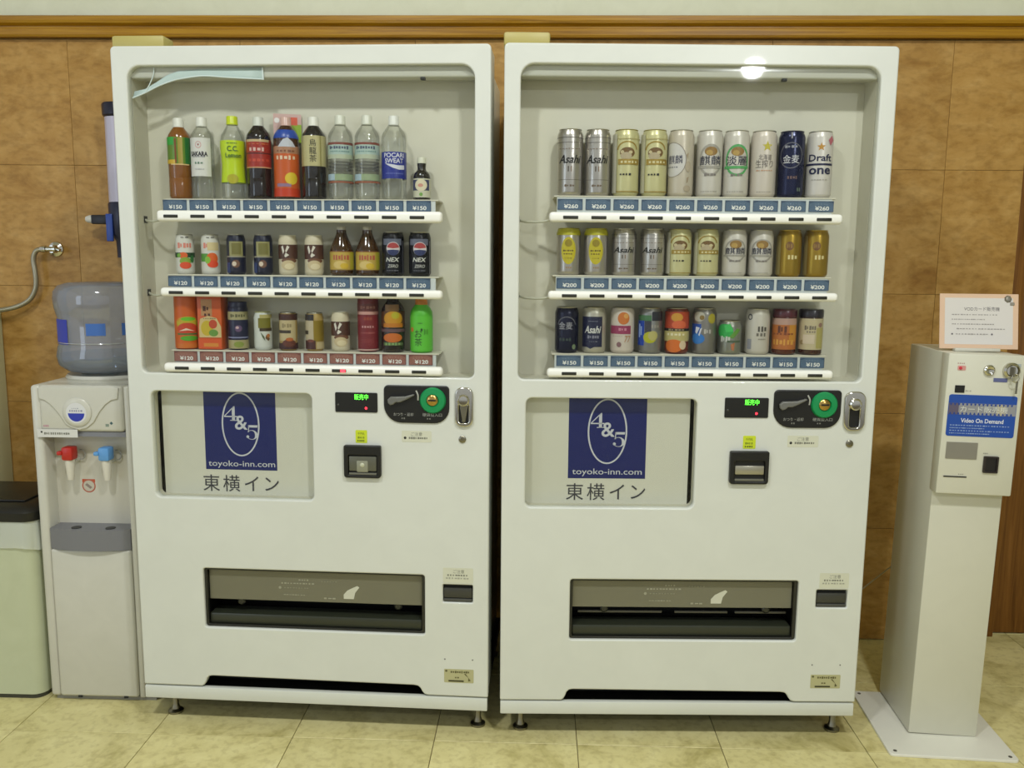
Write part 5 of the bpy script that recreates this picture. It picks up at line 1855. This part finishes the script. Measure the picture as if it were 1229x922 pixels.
    for k, (a, b) in enumerate(((0.008, 0.158), (0.008, 0.096), (0.008, 0.158), (0.008, 0.110))):
        p.marks(s0 + a, s0 + b, 0.887 - k * 0.007, 0.003, sb, 22, 10 + k)
    p.build('sticker_print', st)
    mt = plate('metal_plate', hd, mat('#a8a498', .28, .7), rrect(X(0.018), X(0.096), 0.798, 0.842, 0.001, 1), 0.002, yf - 0.002)
    cf = plate('card_outlet', hd, mat('#2b2320', .4), [rrect(X(0.114), X(0.151), 0.764, 0.808, 0.002, 2), rrect(X(0.119), X(0.147), 0.768, 0.804, 0.001, 1)], 0.006, yf - 0.005)
    box('outlet_back', cf, mat('#16110f', .5), X(0.116), X(0.149), yf - 0.0015, yf - 0.0003, 0.766, 0.806)
    box('card_slot', hd, M_BLACK, X(0.018), X(0.076), yf - 0.0016, yf - 0.0003, 0.7485, 0.7515)
    # notice standing on top
    b = thing('notice_card', 'paper notice in a stand with orange-pink border on top of the kiosk', 'sign',
              (KX + math.cos(rz) * 0.036 - math.sin(rz) * (-0.020), KY + math.sin(rz) * 0.036 + math.cos(rz) * (-0.020), 1.0745), rz)
    tl = Matrix.Rotation(-0.16, 4, 'X')
    bd = box('board', b, mat('#d9b89a', .5), -0.099, 0.101, -0.0015, 0.0015, 0.006, 0.152, 0.0008, 1)
    p = Print(-0.0016)
    p.rect(-0.086, 0.087, 0.018, 0.141, mat('#d4cfc8', .55))
    p.text('VODカード販売機', 0.008, 0.112, mat('#4a464a', .6), width=0.090, height=0.011, bold=.03)
    for k, (a, c) in enumerate(((-0.068, 0.050), (-0.068, 0.018), (-0.068, 0.042), (-0.056, 0.070))):
        p.marks(a, c, 0.0965 - k * 0.0125, 0.003, mat('#9a958f', .6), 16, 20 + k)
    p.poly(ellipse(-0.067, 0.045, 0.0024, 0.0024, 8), mat('#5a565a', .6)).poly(ellipse(0.034, 0.045, 0.0024, 0.0024, 8), mat('#5a565a', .6))
    p.marks(-0.058, 0.026, 0.045, 0.003, mat('#9a958f', .6), 11, 30)
    p.build('notice_print', bd)
    cl = lathe('clip', bd, mat('#8a8578', .3, .6), [(0, 0), (0.010, 0), (0.007, 0.004), (0, 0.005)], 7, (0.074, -0.002, 0.139), 'Y')
    box('clip_tail', bd, mat('#9a9486', .3, .6), 0.079, 0.090, -0.004, -0.002, 0.122, 0.130, 0.001, 1)
    for ob in (bd,):
        ob.matrix_local = tl
    box('stand', b, M_PLASTW, -0.063, 0.052, -0.012, 0.012, 0.0, 0.0085, 0.002)
    c = thing('power_cable', 'thin grey cable slanting from the kiosk to the wall', 'cable', (1.08, 0.66, 0.30))
    tube('cable', c, mat('#b3a98a', .5), [(0.09, -0.34, 0.17), (0.06, -0.26, 0.10), (0.02, -0.14, -0.02), (-0.04, -0.03, -0.16), (-0.05, 0.024, -0.22)], 0.0022, 8)


build_room()
build_machine('left', ML[0], ML[1], 'white vending machine on the left selling bottles and coffee, three display shelves')
build_machine('right', MR[0], MR[1], 'white vending machine on the right selling beer cans, three display shelves')
build_dispenser()
build_kiosk()
build_bin()
build_appliance()
build_hose()
build_cups()
build_drinks(ML[0], ML[1], 'left', LEFT_ROWS, ['drinks on the left machine\'s top shelf', 'drinks on the left machine\'s middle shelf', 'drinks on the left machine\'s bottom shelf'])
build_drinks(MR[0], MR[1], 'right', RIGHT_ROWS, ['drinks on the right machine\'s top shelf', 'drinks on the right machine\'s middle shelf', 'drinks on the right machine\'s bottom shelf'])
build_strip()
